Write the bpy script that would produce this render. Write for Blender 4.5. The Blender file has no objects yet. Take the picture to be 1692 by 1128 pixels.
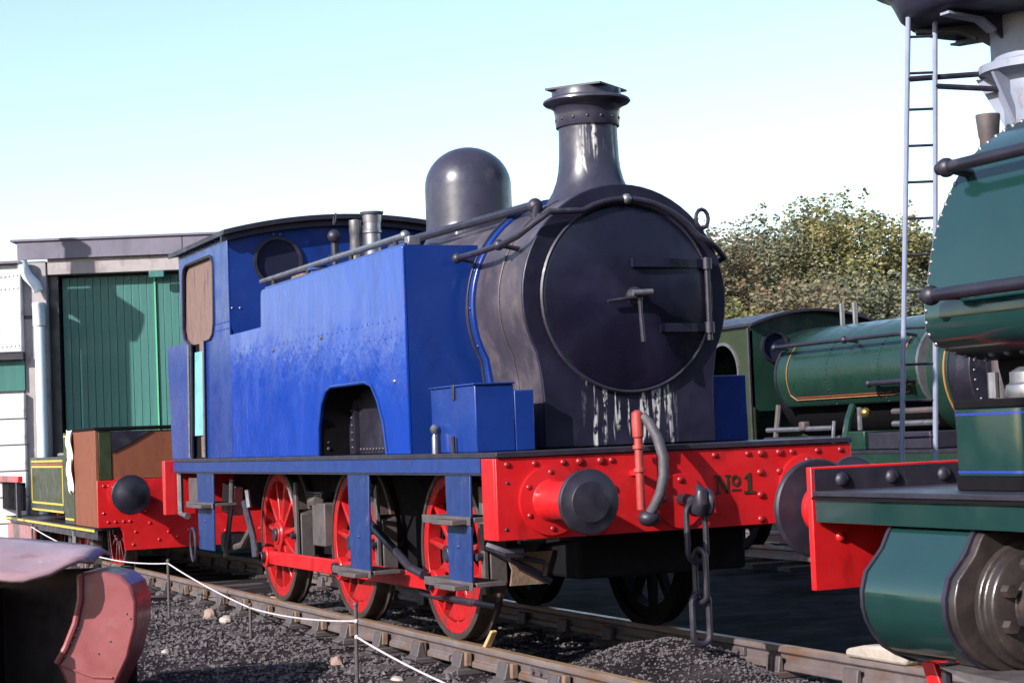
import bpy, bmesh, math, random
from mathutils import Vector, Matrix, noise
random.seed(7)
R = math.radians
S = bpy.context.scene
COL = S.collection

# ------------------------------------------------------------------ camera
F = Vector((-0.91591144, 0.39821745, 0.05029016))
RT = Vector((0.39655352, 0.91713875, -0.04002275))
UP = Vector((0.06206081, 0.01671455, 0.9979324))
cd = bpy.data.cameras.new('camera')
cam = bpy.data.objects.new('camera', cd); COL.objects.link(cam)
m = Matrix.Identity(4)
for i in range(3):
    m[i][0] = RT[i]; m[i][1] = UP[i]; m[i][2] = -F[i]
m.translation = Vector((9.93588611, -5.38071563, 1.32542623))
cam.matrix_world = m
cd.sensor_width = 36.0; cd.lens = 3113.37 / 1692 * 36.0
cd.clip_start = 0.1; cd.clip_end = 3000
S.camera = cam

# ------------------------------------------------------------------ sky and sun
SUN = Vector((1.0, -2.6, 1.45)).normalized()
elev = math.asin(SUN.z); azim = math.atan2(SUN.x, SUN.y)
w = bpy.data.worlds.new('World'); S.world = w; w.use_nodes = True
nt = w.node_tree; nt.nodes.clear()
sk = nt.nodes.new('ShaderNodeTexSky'); sk.sky_type = 'NISHITA'; sk.sun_disc = False
sk.sun_elevation = elev; sk.sun_rotation = azim
sk.air_density = 1.0; sk.dust_density = 0.6; sk.ozone_density = 0.8; sk.altitude = 20
bg = nt.nodes.new('ShaderNodeBackground'); bg.inputs['Strength'].default_value = 0.15
wo = nt.nodes.new('ShaderNodeOutputWorld')
nt.links.new(sk.outputs[0], bg.inputs[0]); nt.links.new(bg.outputs[0], wo.inputs[0])
sl = bpy.data.lights.new('sun', 'SUN'); sl.energy = 5.0; sl.angle = R(0.5); sl.color = (1.0, 0.955, 0.90)
so = bpy.data.objects.new('sun', sl); COL.objects.link(so)
so.rotation_euler = (-SUN).to_track_quat('-Z', 'Y').to_euler(); so.location = (0, -20, 15)
S.view_settings.view_transform = 'Standard'; S.view_settings.look = 'None'
S.view_settings.exposure = 0.8; S.view_settings.gamma = 1.0
S.view_settings.use_curve_mapping = False
S.render.resolution_x = 1024; S.render.resolution_y = 682

# ------------------------------------------------------------------ materials
MATS = {}
def nd(t, ty, **k):
    n = t.nodes.new(ty)
    for a, b in k.items(): setattr(n, a, b)
    return n
def mat(name, col, rough=0.5, metal=0.0, var=0.18, scale=3.0, stretch=(1, 1, 1), bump=0.0, bscale=30.0,
        bstretch=(1, 1, 1), dirt=None, rvar=0.12, spec=0.5, coat=0.0, ramp=None, streak=None, dirt2=None):
    K = 1.0 if name.startswith('leaf') or name in ('whitewash', 'concrete', 'cloth', 'stone', 'pipe_blue', 'tower_paint', 'ladder', 'rope', 'newwood') else 0.72
    sc_ = lambda c: tuple(v * K for v in c)
    col = sc_(col); ramp = [(p, sc_(c)) for p, c in ramp] if ramp else None
    dirt = (sc_(dirt[0]),) + tuple(dirt[1:]) if dirt else None; dirt2 = (sc_(dirt2[0]),) + tuple(dirt2[1:]) if dirt2 else None
    """procedural paint: base colour with slow noise variation, optional dirt blotches and bump"""
    m = bpy.data.materials.new(name); m.use_nodes = True; t = m.node_tree; L = t.links.new
    b = t.nodes['Principled BSDF']
    tc = nd(t, 'ShaderNodeTexCoord')
    def noi(sc, st, det=4.0, rgh=0.6):
        mp = nd(t, 'ShaderNodeMapping'); mp.inputs['Scale'].default_value = st
        L(tc.outputs['Object'], mp.inputs['Vector'])
        n = nd(t, 'ShaderNodeTexNoise'); n.inputs['Scale'].default_value = sc
        n.inputs['Detail'].default_value = det; n.inputs['Roughness'].default_value = rgh
        L(mp.outputs[0], n.inputs['Vector']); return n
    n1 = noi(scale, stretch, 6.0)
    cr = nd(t, 'ShaderNodeValToRGB')
    if ramp:
        while len(cr.color_ramp.elements) < len(ramp): cr.color_ramp.elements.new(0.5)
        for e, (p, c) in zip(cr.color_ramp.elements, ramp): e.position = p; e.color = (*c, 1)
    else:
        e = cr.color_ramp.elements
        e[0].position = 0.3; e[0].color = (*[c * (1 - var) for c in col], 1)
        e[1].position = 0.7; e[1].color = (*[min(1, c * (1 + var)) for c in col], 1)
    L(n1.outputs['Fac'], cr.inputs['Fac'])
    out = cr.outputs['Color']
    for dd in (dirt, dirt2):
        if dd:                                  # (colour, scale, threshold, softness, stretch)
            dc, ds, th, soft, dst = dd
            n2 = noi(ds, dst, 7.0, 0.65)
            mr = nd(t, 'ShaderNodeMapRange'); mr.inputs['From Min'].default_value = th; mr.inputs['From Max'].default_value = th + soft
            L(n2.outputs['Fac'], mr.inputs['Value'])
            mx = nd(t, 'ShaderNodeMix', data_type='RGBA'); mx.inputs['B'].default_value = (*dc, 1)
            L(mr.outputs[0], mx.inputs['Factor']); L(out, mx.inputs['A']); out = mx.outputs['Result']
    if streak:                                 # lime runs: (colour, ymin, ymax, ztop, length, freq)
        sc_, y0, y1, zt, ln, fr = streak
        sp = nd(t, 'ShaderNodeSeparateXYZ'); L(tc.outputs['Object'], sp.inputs[0])
        def noise1(s, seed, det):
            cb = nd(t, 'ShaderNodeCombineXYZ'); cb.inputs['Y'].default_value = seed
            L(sp.outputs['Y'], cb.inputs['X'])
            zz = nd(t, 'ShaderNodeMath', operation='MULTIPLY'); zz.inputs[1].default_value = 0.05
            L(sp.outputs['Z'], zz.inputs[0]); L(zz.outputs[0], cb.inputs['Z'])
            n = nd(t, 'ShaderNodeTexNoise'); n.inputs['Scale'].default_value = s; n.inputs['Detail'].default_value = det
            L(cb.outputs[0], n.inputs['Vector']); return n.outputs['Fac']
        def mth(op, a, b_):
            q = nd(t, 'ShaderNodeMath', operation=op)
            for i, v in enumerate((a, b_)):
                if isinstance(v, (int, float)): q.inputs[i].default_value = v
                else: L(v, q.inputs[i])
            return q.outputs[0]
        def ss(v, a, b_):
            q = nd(t, 'ShaderNodeMapRange', interpolation_type='SMOOTHSTEP'); q.inputs['From Min'].default_value = a; q.inputs['From Max'].default_value = b_
            L(v, q.inputs['Value']); return q.outputs[0]
        lines = ss(noise1(fr, 3.1, 3.0), 0.50, 0.58)
        lenn = noise1(fr * 0.6, 8.7, 2.0)
        zlow = mth('SUBTRACT', zt, mth('MULTIPLY', lenn, ln * 2.0))
        below = ss(mth('SUBTRACT', sp.outputs['Z'], zlow), 0.0, 0.06)
        top = ss(mth('SUBTRACT', zt + 0.06, sp.outputs['Z']), 0.0, 0.03)
        side = mth('MULTIPLY', ss(sp.outputs['Y'], y0 - 0.04, y0 + 0.06), mth('SUBTRACT', 1.0, ss(sp.outputs['Y'], y1 - 0.06, y1 + 0.04)))
        brk = ss(noi(38, (1, 1, 0.5), 4.0).outputs['Fac'], 0.38, 0.54)
        fac = mth('MULTIPLY', mth('MULTIPLY', lines, below), mth('MULTIPLY', mth('MULTIPLY', top, side), brk))
        fac = mth('MULTIPLY', fac, mth('ADD', 0.25, mth('MULTIPLY', noise1(fr * 2.2, 15.0, 2.0), 0.9)))
        mx = nd(t, 'ShaderNodeMix', data_type='RGBA'); mx.inputs['B'].default_value = (*sc_, 1)
        L(fac, mx.inputs['Factor']); L(out, mx.inputs['A']); out = mx.outputs['Result']
    L(out, b.inputs['Base Color'])
    b.inputs['Metallic'].default_value = metal
    b.inputs['Specular IOR Level'].default_value = spec
    b.inputs['Coat Weight'].default_value = coat; b.inputs['Coat Roughness'].default_value = 0.08
    if rvar:
        n3 = noi(scale * 2.3, (1, 1, 1), 5.0)
        mr = nd(t, 'ShaderNodeMapRange'); mr.inputs['From Min'].default_value = 0.3; mr.inputs['From Max'].default_value = 0.7
        mr.inputs['To Min'].default_value = max(0.03, rough - rvar); mr.inputs['To Max'].default_value = min(1, rough + rvar)
        L(n3.outputs['Fac'], mr.inputs['Value']); L(mr.outputs[0], b.inputs['Roughness'])
    else: b.inputs['Roughness'].default_value = rough
    if bump:
        n4 = noi(bscale, bstretch, 4.0)
        bp = nd(t, 'ShaderNodeBump'); bp.inputs['Strength'].default_value = bump; bp.inputs['Distance'].default_value = 0.02
        L(n4.outputs['Fac'], bp.inputs['Height']); L(bp.outputs[0], b.inputs['Normal'])
    MATS[name] = m
    return m
RUST = (0.10, 0.035, 0.018)
mat('blue', (0.010, 0.040, 0.235), 0.24, var=0.10, scale=1.6, bump=0.05, bscale=5, dirt=(RUST, 24, 0.72, 0.05, (1, 1, 1)), dirt2=((0.010, 0.026, 0.14), 3, 0.55, 0.2, (1, 1, .5)), spec=0.4)
mat('blue_tank', (0.008, 0.052, 0.37), 0.16, var=0.10, scale=1.2, stretch=(1.4, 1, 0.8), bump=0.30, bscale=2.6, bstretch=(2.2, 1, 1.2),
    dirt=((0.008, 0.036, 0.25), 3.2, 0.52, 0.25, (1.6, 1.6, 0.8)), dirt2=(RUST, 19, 0.74, 0.04, (1, 1, 1)), spec=0.45, rvar=0.08)
mat('blue_step', (0.010, 0.032, 0.145), 0.5, var=0.15, scale=5, dirt=((0.13, 0.12, 0.13), 9, 0.58, 0.25, (1, 1, 1)))
mat('valance_blue', (0.011, 0.038, 0.19), 0.45, var=0.14, scale=4, dirt=((0.06, 0.045, 0.05), 7, 0.58, 0.2, (1, 1, 1)), bump=0.05, bscale=8)
mat('red', (0.60, 0.012, 0.016), 0.36, var=0.12, scale=3.5, dirt=((0.30, 0.008, 0.010), 5, 0.54, 0.22, (1, 1, .6)), dirt2=((0.07, 0.012, 0.012), 30, 0.70, 0.05, (1, 1, 1)), bump=0.04, bscale=9, coat=0.2)
mat('red_wheel', (0.48, 0.012, 0.015), 0.32, var=0.16, scale=6, dirt=((0.12, 0.035, 0.035), 8, 0.50, 0.22, (1, 1, 1)), coat=0.2)
mat('black', (0.018, 0.015, 0.028), 0.42, var=0.25, scale=3, dirt=((0.085, 0.072, 0.078), 5, 0.58, 0.25, (1, 1, 1)), bump=0.05, bscale=9)
mat('smokebox', (0.058, 0.047, 0.066), 0.48, var=0.25, scale=2.5, stretch=(1, 1, .7), dirt=((0.15, 0.12, 0.125), 3.5, 0.48, 0.3, (1, 1, 1)), bump=0.06, bscale=7)
mat('smokebox_front', (0.014, 0.012, 0.030), 0.42, spec=0.35, var=0.3, scale=3, dirt=((0.034, 0.028, 0.046), 4, 0.55, 0.3, (1, 1, .5)), bump=0.05, bscale=6,
    streak=((0.62, 0.60, 0.58), -0.34, 0.27, 0.44, 0.40, 30.0))
mat('chimney', (0.036, 0.032, 0.056), 0.36, var=0.2, scale=4, dirt=((0.08, 0.07, 0.085), 6, 0.56, 0.25, (1, 1, 1)),
    streak=((0.66, 0.64, 0.62), -0.16, 0.16, 0.25, 0.36, 22.0))
mat('door_black', (0.011, 0.010, 0.025), 0.30, var=0.35, scale=2, dirt=((0.026, 0.022, 0.052), 2.6, 0.52, 0.25, (1, 1, 1)), bump=0.05, bscale=3, spec=0.3)
mat('dome', (0.040, 0.036, 0.062), 0.33, var=0.2, scale=4, dirt=((0.10, 0.09, 0.10), 6, 0.56, 0.25, (1, 1, .6)), bump=0.03, bscale=8)
mat('gun', (0.034, 0.030, 0.048), 0.42, var=0.25, scale=7, metal=0.2, dirt=((0.12, 0.09, 0.08), 9, 0.60, 0.2, (1, 1, 1)))
mat('steel', (0.34, 0.33, 0.36), 0.34, metal=0.75, var=0.2, scale=8, dirt=((0.10, 0.06, 0.04), 9, 0.60, 0.15, (1, 1, 1)))
mat('iron', (0.10, 0.082, 0.086), 0.6, metal=0.1, var=0.3, scale=8, dirt=((0.14, 0.07, 0.045), 9, 0.55, 0.2, (1, 1, 1)), bump=0.1, bscale=30)
mat('tyre', (0.105, 0.085, 0.085), 0.42, metal=0.5, var=0.25, scale=7, dirt=((0.10, 0.055, 0.04), 9, 0.52, 0.2, (1, 1, 1)))
mat('soot_shade', (0.005, 0.004, 0.006), 0.85, var=0.3, scale=5, spec=0.15)  # near black; also stands for the shade under the engines
mat('brass', (0.55, 0.36, 0.10), 0.28, metal=0.9, var=0.2, scale=6)
mat('hose', (0.085, 0.075, 0.09), 0.6, var=0.2, scale=8, dirt=((0.19, 0.17, 0.175), 12, 0.55, 0.2, (1, 1, 1)), bump=0.15, bscale=60)
mat('letter', (0.030, 0.026, 0.012), 0.5, var=0.3, scale=20)
mat('plywood', (0.23, 0.14, 0.115), 0.65, var=0.3, scale=5, stretch=(2.5, 1, 0.5), dirt=((0.10, 0.062, 0.068), 6, 0.47, 0.2, (2.0, 1, 0.45)), bump=0.1, bscale=14)
mat('cyan', (0.20, 0.48, 0.50), 0.5, var=0.2, scale=4, dirt=((0.10, 0.30, 0.30), 8, 0.58, 0.15, (1, 1, .5)))
mat('pipe_red', (0.42, 0.055, 0.05), 0.45, var=0.15, scale=8, dirt=((0.28, 0.10, 0.09), 12, 0.55, 0.2, (1, 1, 1)))
mat('glass', (0.02, 0.022, 0.05), 0.06, var=0.1, rvar=0, spec=0.6)
mat('green', (0.010, 0.040, 0.038), 0.12, var=0.10, scale=2, coat=0.3, spec=0.7, bump=0.02, bscale=3)
mat('green_old', (0.013, 0.042, 0.030), 0.26, var=0.15, scale=2.4, bump=0.04, bscale=3, dirt=((0.022, 0.036, 0.034), 4, 0.55, 0.25, (1, 1, 1)))
mat('green_olive', (0.028, 0.042, 0.016), 0.45, var=0.15, scale=3, dirt=((0.03, 0.03, 0.02), 6, 0.58, 0.2, (1, 1, 1)))
mat('lining', (0.42, 0.20, 0.07), 0.45, var=0.15)
mat('yellow', (0.62, 0.46, 0.06), 0.5, var=0.15)
mat('lining_red', (0.36, 0.06, 0.025), 0.45, var=0.15)
mat('band_blue', (0.02, 0.04, 0.30), 0.3, var=0.1)
mat('brown', (0.22, 0.062, 0.026), 0.6, var=0.16, scale=4, stretch=(1, 1, .5), dirt=((0.17, 0.05, 0.025), 5, 0.52, 0.2, (1, 1, .5)))
mat('cloth', (0.78, 0.72, 0.62), 0.9, var=0.1)
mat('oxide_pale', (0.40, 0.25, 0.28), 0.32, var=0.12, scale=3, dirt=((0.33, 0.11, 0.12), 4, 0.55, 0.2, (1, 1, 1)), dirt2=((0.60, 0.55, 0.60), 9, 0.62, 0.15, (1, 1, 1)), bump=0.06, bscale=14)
mat('oxide_shade', (0.022, 0.006, 0.010), 0.6, var=0.3, scale=5)  # primer darkened to near black for the shade inside the hood
mat('oily', (0.060, 0.047, 0.048), 0.34, metal=0.3, var=0.3, scale=7, dirt=((0.11, 0.075, 0.06), 8, 0.52, 0.2, (1, 1, 1)), bump=0.1, bscale=25)
mat('red_bolt', (0.30, 0.010, 0.014), 0.34, var=0.25, scale=40)
mat('oxide', (0.33, 0.09, 0.095), 0.34, coat=0.1, var=0.14, scale=4, dirt=((0.20, 0.07, 0.065), 26, 0.66, 0.06, (1, 1, 1)), dirt2=((0.42, 0.20, 0.21), 5, 0.60, 0.25, (1, 1, 1)), bump=0.06, bscale=14)
mat('concrete', (0.31, 0.27, 0.275), 0.85, var=0.16, scale=3, dirt=((0.17, 0.145, 0.16), 5, 0.52, 0.2, (1, 1, .5)), bump=0.15, bscale=20)
mat('asbestos', (0.20, 0.18, 0.235), 0.85, var=0.14, scale=2, dirt=((0.11, 0.10, 0.13), 4, 0.55, 0.25, (1, 1, .4)), bump=0.1, bscale=16)
mat('whitewash', (0.50, 0.485, 0.50), 0.6, var=0.06, scale=3, dirt=((0.30, 0.27, 0.28), 5, 0.54, 0.2, (1, 1, 1)))
mat('pipe_blue', (0.55, 0.60, 0.68), 0.4, var=0.08, scale=4, dirt=((0.36, 0.40, 0.50), 6, 0.60, 0.2, (1, 1, .5)))
mat('door_green', (0.026, 0.155, 0.135), 0.48, var=0.14, scale=3, stretch=(5, 5, .3), dirt=((0.042, 0.20, 0.17), 3, 0.55, 0.2, (6, 6, .3)), bump=0.05, bscale=8)
mat('edge_green', (0.10, 0.48, 0.24), 0.5, var=0.1)
mat('tower_paint', (0.20, 0.22, 0.29), 0.5, var=0.1, scale=3, dirt=((0.17, 0.12, 0.11), 7, 0.56, 0.12, (1, 1, .6)))
mat('tower_dark', (0.034, 0.032, 0.070), 0.5, var=0.2, scale=3, dirt=((0.08, 0.065, 0.075), 4, 0.58, 0.2, (1, 1, 1)))
mat('ladder', (0.19, 0.21, 0.30), 0.5, var=0.15, scale=4, dirt=((0.34, 0.17, 0.08), 6, 0.60, 0.12, (1, 1, .4)))
mat('wood', (0.050, 0.040, 0.038), 0.85, var=0.25, scale=5, stretch=(1, 6, 1), bump=0.3, bscale=16, bstretch=(1, 8, 1))
mat('keywood', (0.20, 0.125, 0.085), 0.85, var=0.3, scale=9, bump=0.3, bscale=30)
mat('newwood', (0.40, 0.27, 0.13), 0.8, var=0.15, scale=12, bump=0.2, bscale=40)
mat('stone', (0.30, 0.255, 0.225), 0.9, var=0.15, scale=9, bump=0.5, bscale=18)
mat('brick', (0.30, 0.20, 0.17), 0.9, var=0.2, scale=14, bump=0.4, bscale=40)
mat('rail', (0.19, 0.15, 0.15), 0.5, metal=0.25, var=0.2, scale=6, dirt=((0.19, 0.095, 0.055), 6, 0.50, 0.2, (.4, 1, 1)), bump=0.1, bscale=30)
mat('railtop', (0.40, 0.25, 0.15), 0.42, metal=0.3, var=0.25, scale=5, stretch=(.4, 2, 1), dirt=((0.12, 0.08, 0.07), 6, 0.55, 0.2, (.4, 1, 1)))
mat('rope', (0.42, 0.38, 0.40), 0.9, var=0.2, scale=30, bump=0.4, bscale=120)
mat('ash', (0.05, 0.043, 0.049), 0.95, scale=2.4, ramp=[(0.25, (0.010, 0.008, 0.010)), (0.5, (0.032, 0.026, 0.030)), (0.78, (0.075, 0.062, 0.067))],
    dirt=((0.12, 0.10, 0.105), 26, 0.62, 0.12, (1, 1, 1)), dirt2=((0.008, 0.006, 0.008), 0.9, 0.52, 0.12, (1, 1, 1)), bump=1.0, bscale=42, spec=0.04)
mat('pebble', (0.1, 0.09, 0.1), 0.85, scale=1.0, ramp=[(0.2, (0.030, 0.024, 0.028)), (0.47, (0.10, 0.083, 0.09)), (0.66, (0.155, 0.13, 0.135)), (0.86, (0.36, 0.33, 0.32))], bump=0.2, bscale=50, spec=0.3)
MATS['pebble'].node_tree.nodes['Noise Texture'].inputs['Scale'].default_value = 23.0
mat('grass_far', (0.07, 0.085, 0.035), 0.95, scale=0.3, var=0.3)
mat('bark', (0.10, 0.075, 0.06), 0.9, var=0.2, scale=6, bump=0.5, bscale=20)
LEAFC = {
 'leaf_olive': [(0.30, (0.040, 0.052, 0.030)), (0.44, (0.13, 0.135, 0.058)), (0.57, (0.26, 0.235, 0.085)), (0.72, (0.25, 0.125, 0.095))],
 'leaf_grey': [(0.30, (0.040, 0.052, 0.045)), (0.44, (0.12, 0.13, 0.090)), (0.57, (0.20, 0.20, 0.11)), (0.72, (0.24, 0.13, 0.12))],
 'leaf_red': [(0.30, (0.045, 0.050, 0.036)), (0.44, (0.14, 0.125, 0.075)), (0.57, (0.20, 0.16, 0.085)), (0.72, (0.30, 0.085, 0.085))]}
for k, rp in LEAFC.items():
    mm = mat(k, (0.1, 0.1, 0.1), 0.6, scale=2.6, ramp=rp, rvar=0)
    t = mm.node_tree; b = t.nodes['Principled BSDF']; out = t.nodes['Material Output']
    tr = t.nodes.new('ShaderNodeBsdfTranslucent'); mix = t.nodes.new('ShaderNodeMixShader'); mix.inputs[0].default_value = 0.3
    t.links.new(b.inputs['Base Color'].links[0].from_socket, tr.inputs['Color'])
    t.links.new(b.outputs[0], mix.inputs[1]); t.links.new(tr.outputs[0], mix.inputs[2]); t.links.new(mix.outputs[0], out.inputs[0])

# ------------------------------------------------------------------ mesh helpers
ORG = {}      # object -> origin in its root's local space
def frame(d):
    d = Vector(d).normalized()
    a = Vector((0, 0, 1)) if abs(d.z) < 0.9 else Vector((1, 0, 0))
    u = d.cross(a).normalized(); return u, d.cross(u).normalized()
def arc(cx, cy, r, a0, a1, n):
    return [(cx + r * math.cos(R(a0 + (a1 - a0) * i / n)), cy + r * math.sin(R(a0 + (a1 - a0) * i / n))) for i in range(n + 1)]
class MB:
    def __init__(s): s.v = []; s.f = []
    def add(s, v, f):
        o = len(s.v); s.v += [Vector(p) for p in v]; s.f += [tuple(i + o for i in q) for q in f]; return s
    def box(s, x0, x1, y0, y1, z0, z1):
        return s.add([(x0, y0, z0), (x1, y0, z0), (x1, y1, z0), (x0, y1, z0), (x0, y0, z1), (x1, y0, z1), (x1, y1, z1), (x0, y1, z1)],
                     [(0, 3, 2, 1), (4, 5, 6, 7), (0, 1, 5, 4), (1, 2, 6, 5), (2, 3, 7, 6), (3, 0, 4, 7)])
    def prism(s, poly, ax, a0, a1):
        n = len(poly)
        def P(p, a): return {'x': (a, p[0], p[1]), 'y': (p[0], a, p[1]), 'z': (p[0], p[1], a)}[ax]
        v = [P(p, a0) for p in poly] + [P(p, a1) for p in poly]
        return s.add(v, [tuple(range(n)), tuple(range(2 * n - 1, n - 1, -1))] + [(i, (i + 1) % n, (i + 1) % n + n, i + n) for i in range(n)])
    def plate_hole(s, outer, c, r, ax, a0, a1, n=40):
        """plate with a round hole; outer polygon is star shaped about c"""
        hole = []; rim = []
        for i in range(n):
            a = 2 * math.pi * i / n; d = (math.cos(a), math.sin(a)); best = 1e9
            for j in range(len(outer)):
                p = outer[j]; q = outer[(j + 1) % len(outer)]
                ex, ey = q[0] - p[0], q[1] - p[1]; den = d[0] * ey - d[1] * ex
                if abs(den) < 1e-12: continue
                tt = ((p[0] - c[0]) * ey - (p[1] - c[1]) * ex) / den
                uu = ((p[0] - c[0]) * d[1] - (p[1] - c[1]) * d[0]) / den
                if tt > 0 and -1e-6 <= uu <= 1 + 1e-6: best = min(best, tt)
            hole.append((c[0] + r * d[0], c[1] + r * d[1])); rim.append((c[0] + best * d[0], c[1] + best * d[1]))
        def P(p, a): return {'x': (a, p[0], p[1]), 'y': (p[0], a, p[1]), 'z': (p[0], p[1], a)}[ax]
        v = [P(p, a) for a in (a0, a1) for L in (hole, rim) for p in L]; f = []
        for i in range(n):
            j = (i + 1) % n
            f += [(i, j, j + n, i + n), (i + 2 * n, i + 3 * n, j + 3 * n, j + 2 * n), (i, i + 2 * n, j + 2 * n, j), (i + n, j + n, j + 3 * n, i + 3 * n)]
        return s.add(v, f)
    def cyl(s, p0, p1, r0, r1=None, n=20, cap=True):
        p0 = Vector(p0); p1 = Vector(p1); r1 = r0 if r1 is None else r1
        u, w_ = frame(p1 - p0); v = []
        for p, r in ((p0, r0), (p1, r1)):
            v += [p + (u * math.cos(2 * math.pi * i / n) + w_ * math.sin(2 * math.pi * i / n)) * r for i in range(n)]
        f = [(i, (i + 1) % n, (i + 1) % n + n, i + n) for i in range(n)]
        if cap: f += [tuple(range(n - 1, -1, -1)), tuple(range(n, 2 * n))]
        return s.add(v, f)
    def lathe(s, prof, o, d=(0, 0, 1), n=32, closed=False):
        o = Vector(o); d = Vector(d).normalized(); u, w_ = frame(d); v = []; k = len(prof)
        for r, t in prof:
            v += [o + d * t + (u * math.cos(2 * math.pi * i / n) + w_ * math.sin(2 * math.pi * i / n)) * r for i in range(n)]
        f = []
        for j in range(k if closed else k - 1):
            j2 = (j + 1) % k
            f += [(j * n + i, j * n + (i + 1) % n, j2 * n + (i + 1) % n, j2 * n + i) for i in range(n)]
        if not closed:
            f += [tuple(range(n - 1, -1, -1)), tuple(range((k - 1) * n, k * n))]
        return s.add(v, f)
    def tube(s, pts, r, n=8, closed=False):
        pts = [Vector(p) for p in pts]; k = len(pts); v = []; u = None
        for i, p in enumerate(pts):
            a = pts[i - 1] if i or closed else p; b = pts[(i + 1) % k] if i < k - 1 or closed else p
            d = (b - a).normalized()
            if u is None: u, _ = frame(d)
            u = (u - d * u.dot(d)).normalized(); w_ = d.cross(u)
            rr = r[i] if isinstance(r, (list, tuple)) else r
            v += [p + (u * math.cos(2 * math.pi * j / n) + w_ * math.sin(2 * math.pi * j / n)) * rr for j in range(n)]
        f = []
        for i in range(k if closed else k - 1):
            i2 = (i + 1) % k
            f += [(i * n + j, i * n + (j + 1) % n, i2 * n + (j + 1) % n, i2 * n + j) for j in range(n)]
        if not closed: f += [tuple(range(n - 1, -1, -1)), tuple(range((k - 1) * n, k * n))]
        return s.add(v, f)
    def ball(s, c, r, n=12, k=8, sc=(1, 1, 1)):
        prof = [(r * math.sin(math.pi * i / k) + (1e-5 if i in (0, k) else 0), -r * math.cos(math.pi * i / k)) for i in range(k + 1)]
        o = len(s.v); s.lathe(prof, (0, 0, 0), (0, 0, 1), n)
        for i in range(o, len(s.v)):
            q = s.v[i]; s.v[i] = Vector((q.x * sc[0] + c[0], q.y * sc[1] + c[1], q.z * sc[2] + c[2]))
        return s
    def mesh(s, name, mt, ang=35, off=(0, 0, 0)):
        me = bpy.data.meshes.new(name)
        me.from_pydata([tuple(p - Vector(off)) for p in s.v], [], s.f)
        bm = bmesh.new(); bm.from_mesh(me); bmesh.ops.recalc_face_normals(bm, faces=bm.faces); bm.to_mesh(me); bm.free()
        me.shade_smooth(); me.set_sharp_from_angle(angle=R(ang))
        me.materials.append(MATS[mt]); return me
    def obj(s, name, mt, parent=None, bevel=0.0, ang=35, origin=None):
        if origin is None:
            lo = [min(p[i] for p in s.v) for i in range(3)]; hi = [max(p[i] for p in s.v) for i in range(3)]
            origin = [(a + b) / 2 for a, b in zip(lo, hi)]
        me = s.mesh(name, mt, ang, origin)
        return link(name, me, origin, parent, bevel)
def link(name, me, origin, parent=None, bevel=0.0, rot=None):
    o = bpy.data.objects.new(name, me); COL.objects.link(o)
    o.parent = parent; po = Vector(ORG.get(parent.as_pointer(), (0, 0, 0))) if parent else Vector((0, 0, 0))
    ORG[o.as_pointer()] = tuple(origin); o.location = Vector(origin) - po
    if rot: o.rotation_euler = rot
    if bevel:
        b = o.modifiers.new('bevel', 'BEVEL'); b.width = bevel; b.segments = 2; b.limit_method = 'ANGLE'; b.angle_limit = R(40)
    return o
def thing(name, label, cat, loc=(0, 0, 0), rz=0.0, group=None, world=False):
    o = bpy.data.objects.new(name, None); COL.objects.link(o); o.location = loc; o.rotation_euler = (0, 0, rz)
    o.empty_display_size = 0.3; ORG[o.as_pointer()] = tuple(loc) if world else (0, 0, 0)
    return tag(o, label, cat, group)
def tag(o, label, cat, group=None):
    o['label'] = label; o['category'] = cat
    if group: o['group'] = group
    return o
def rivet_mesh(r, mt, h=0.62, n=8):
    return MB().lathe([(r, -0.004), (r, 0.0), (r * .82, r * h * .62), (r * .42, r * h * .95), (0.0005, r * h)], (0, 0, 0), (1, 0, 0), n).mesh('rivet', mt, 60)
RIV = {}
def rivet(pos, nrm, r, mt, parent, name='rivet', h=0.62):
    key = (round(r, 4), mt, h)
    if key not in RIV: RIV[key] = rivet_mesh(r, mt, h)
    q = Vector((1, 0, 0)).rotation_difference(Vector(nrm)).to_euler()
    return link(name, RIV[key], pos, parent, 0, q)
def round_poly(pts, rads, n=5):
    """round the corners of a polygon"""
    out = []; k = len(pts)
    for i in range(k):
        p = Vector(pts[i]); a = Vector(pts[i - 1]); b = Vector(pts[(i + 1) % k]); r = rads[i] if isinstance(rads, (list, tuple)) else rads
        if r <= 0: out.append(tuple(p)); continue
        da = (a - p); db = (b - p); la = min(r, da.length * .49); lb = min(r, db.length * .49)
        pa = p + da.normalized() * la; pb = p + db.normalized() * lb
        for j in range(n + 1):
            t = j / n; out.append(tuple(pa * (1 - t) ** 2 + p * 2 * t * (1 - t) + pb * t * t))
    return out

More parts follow.
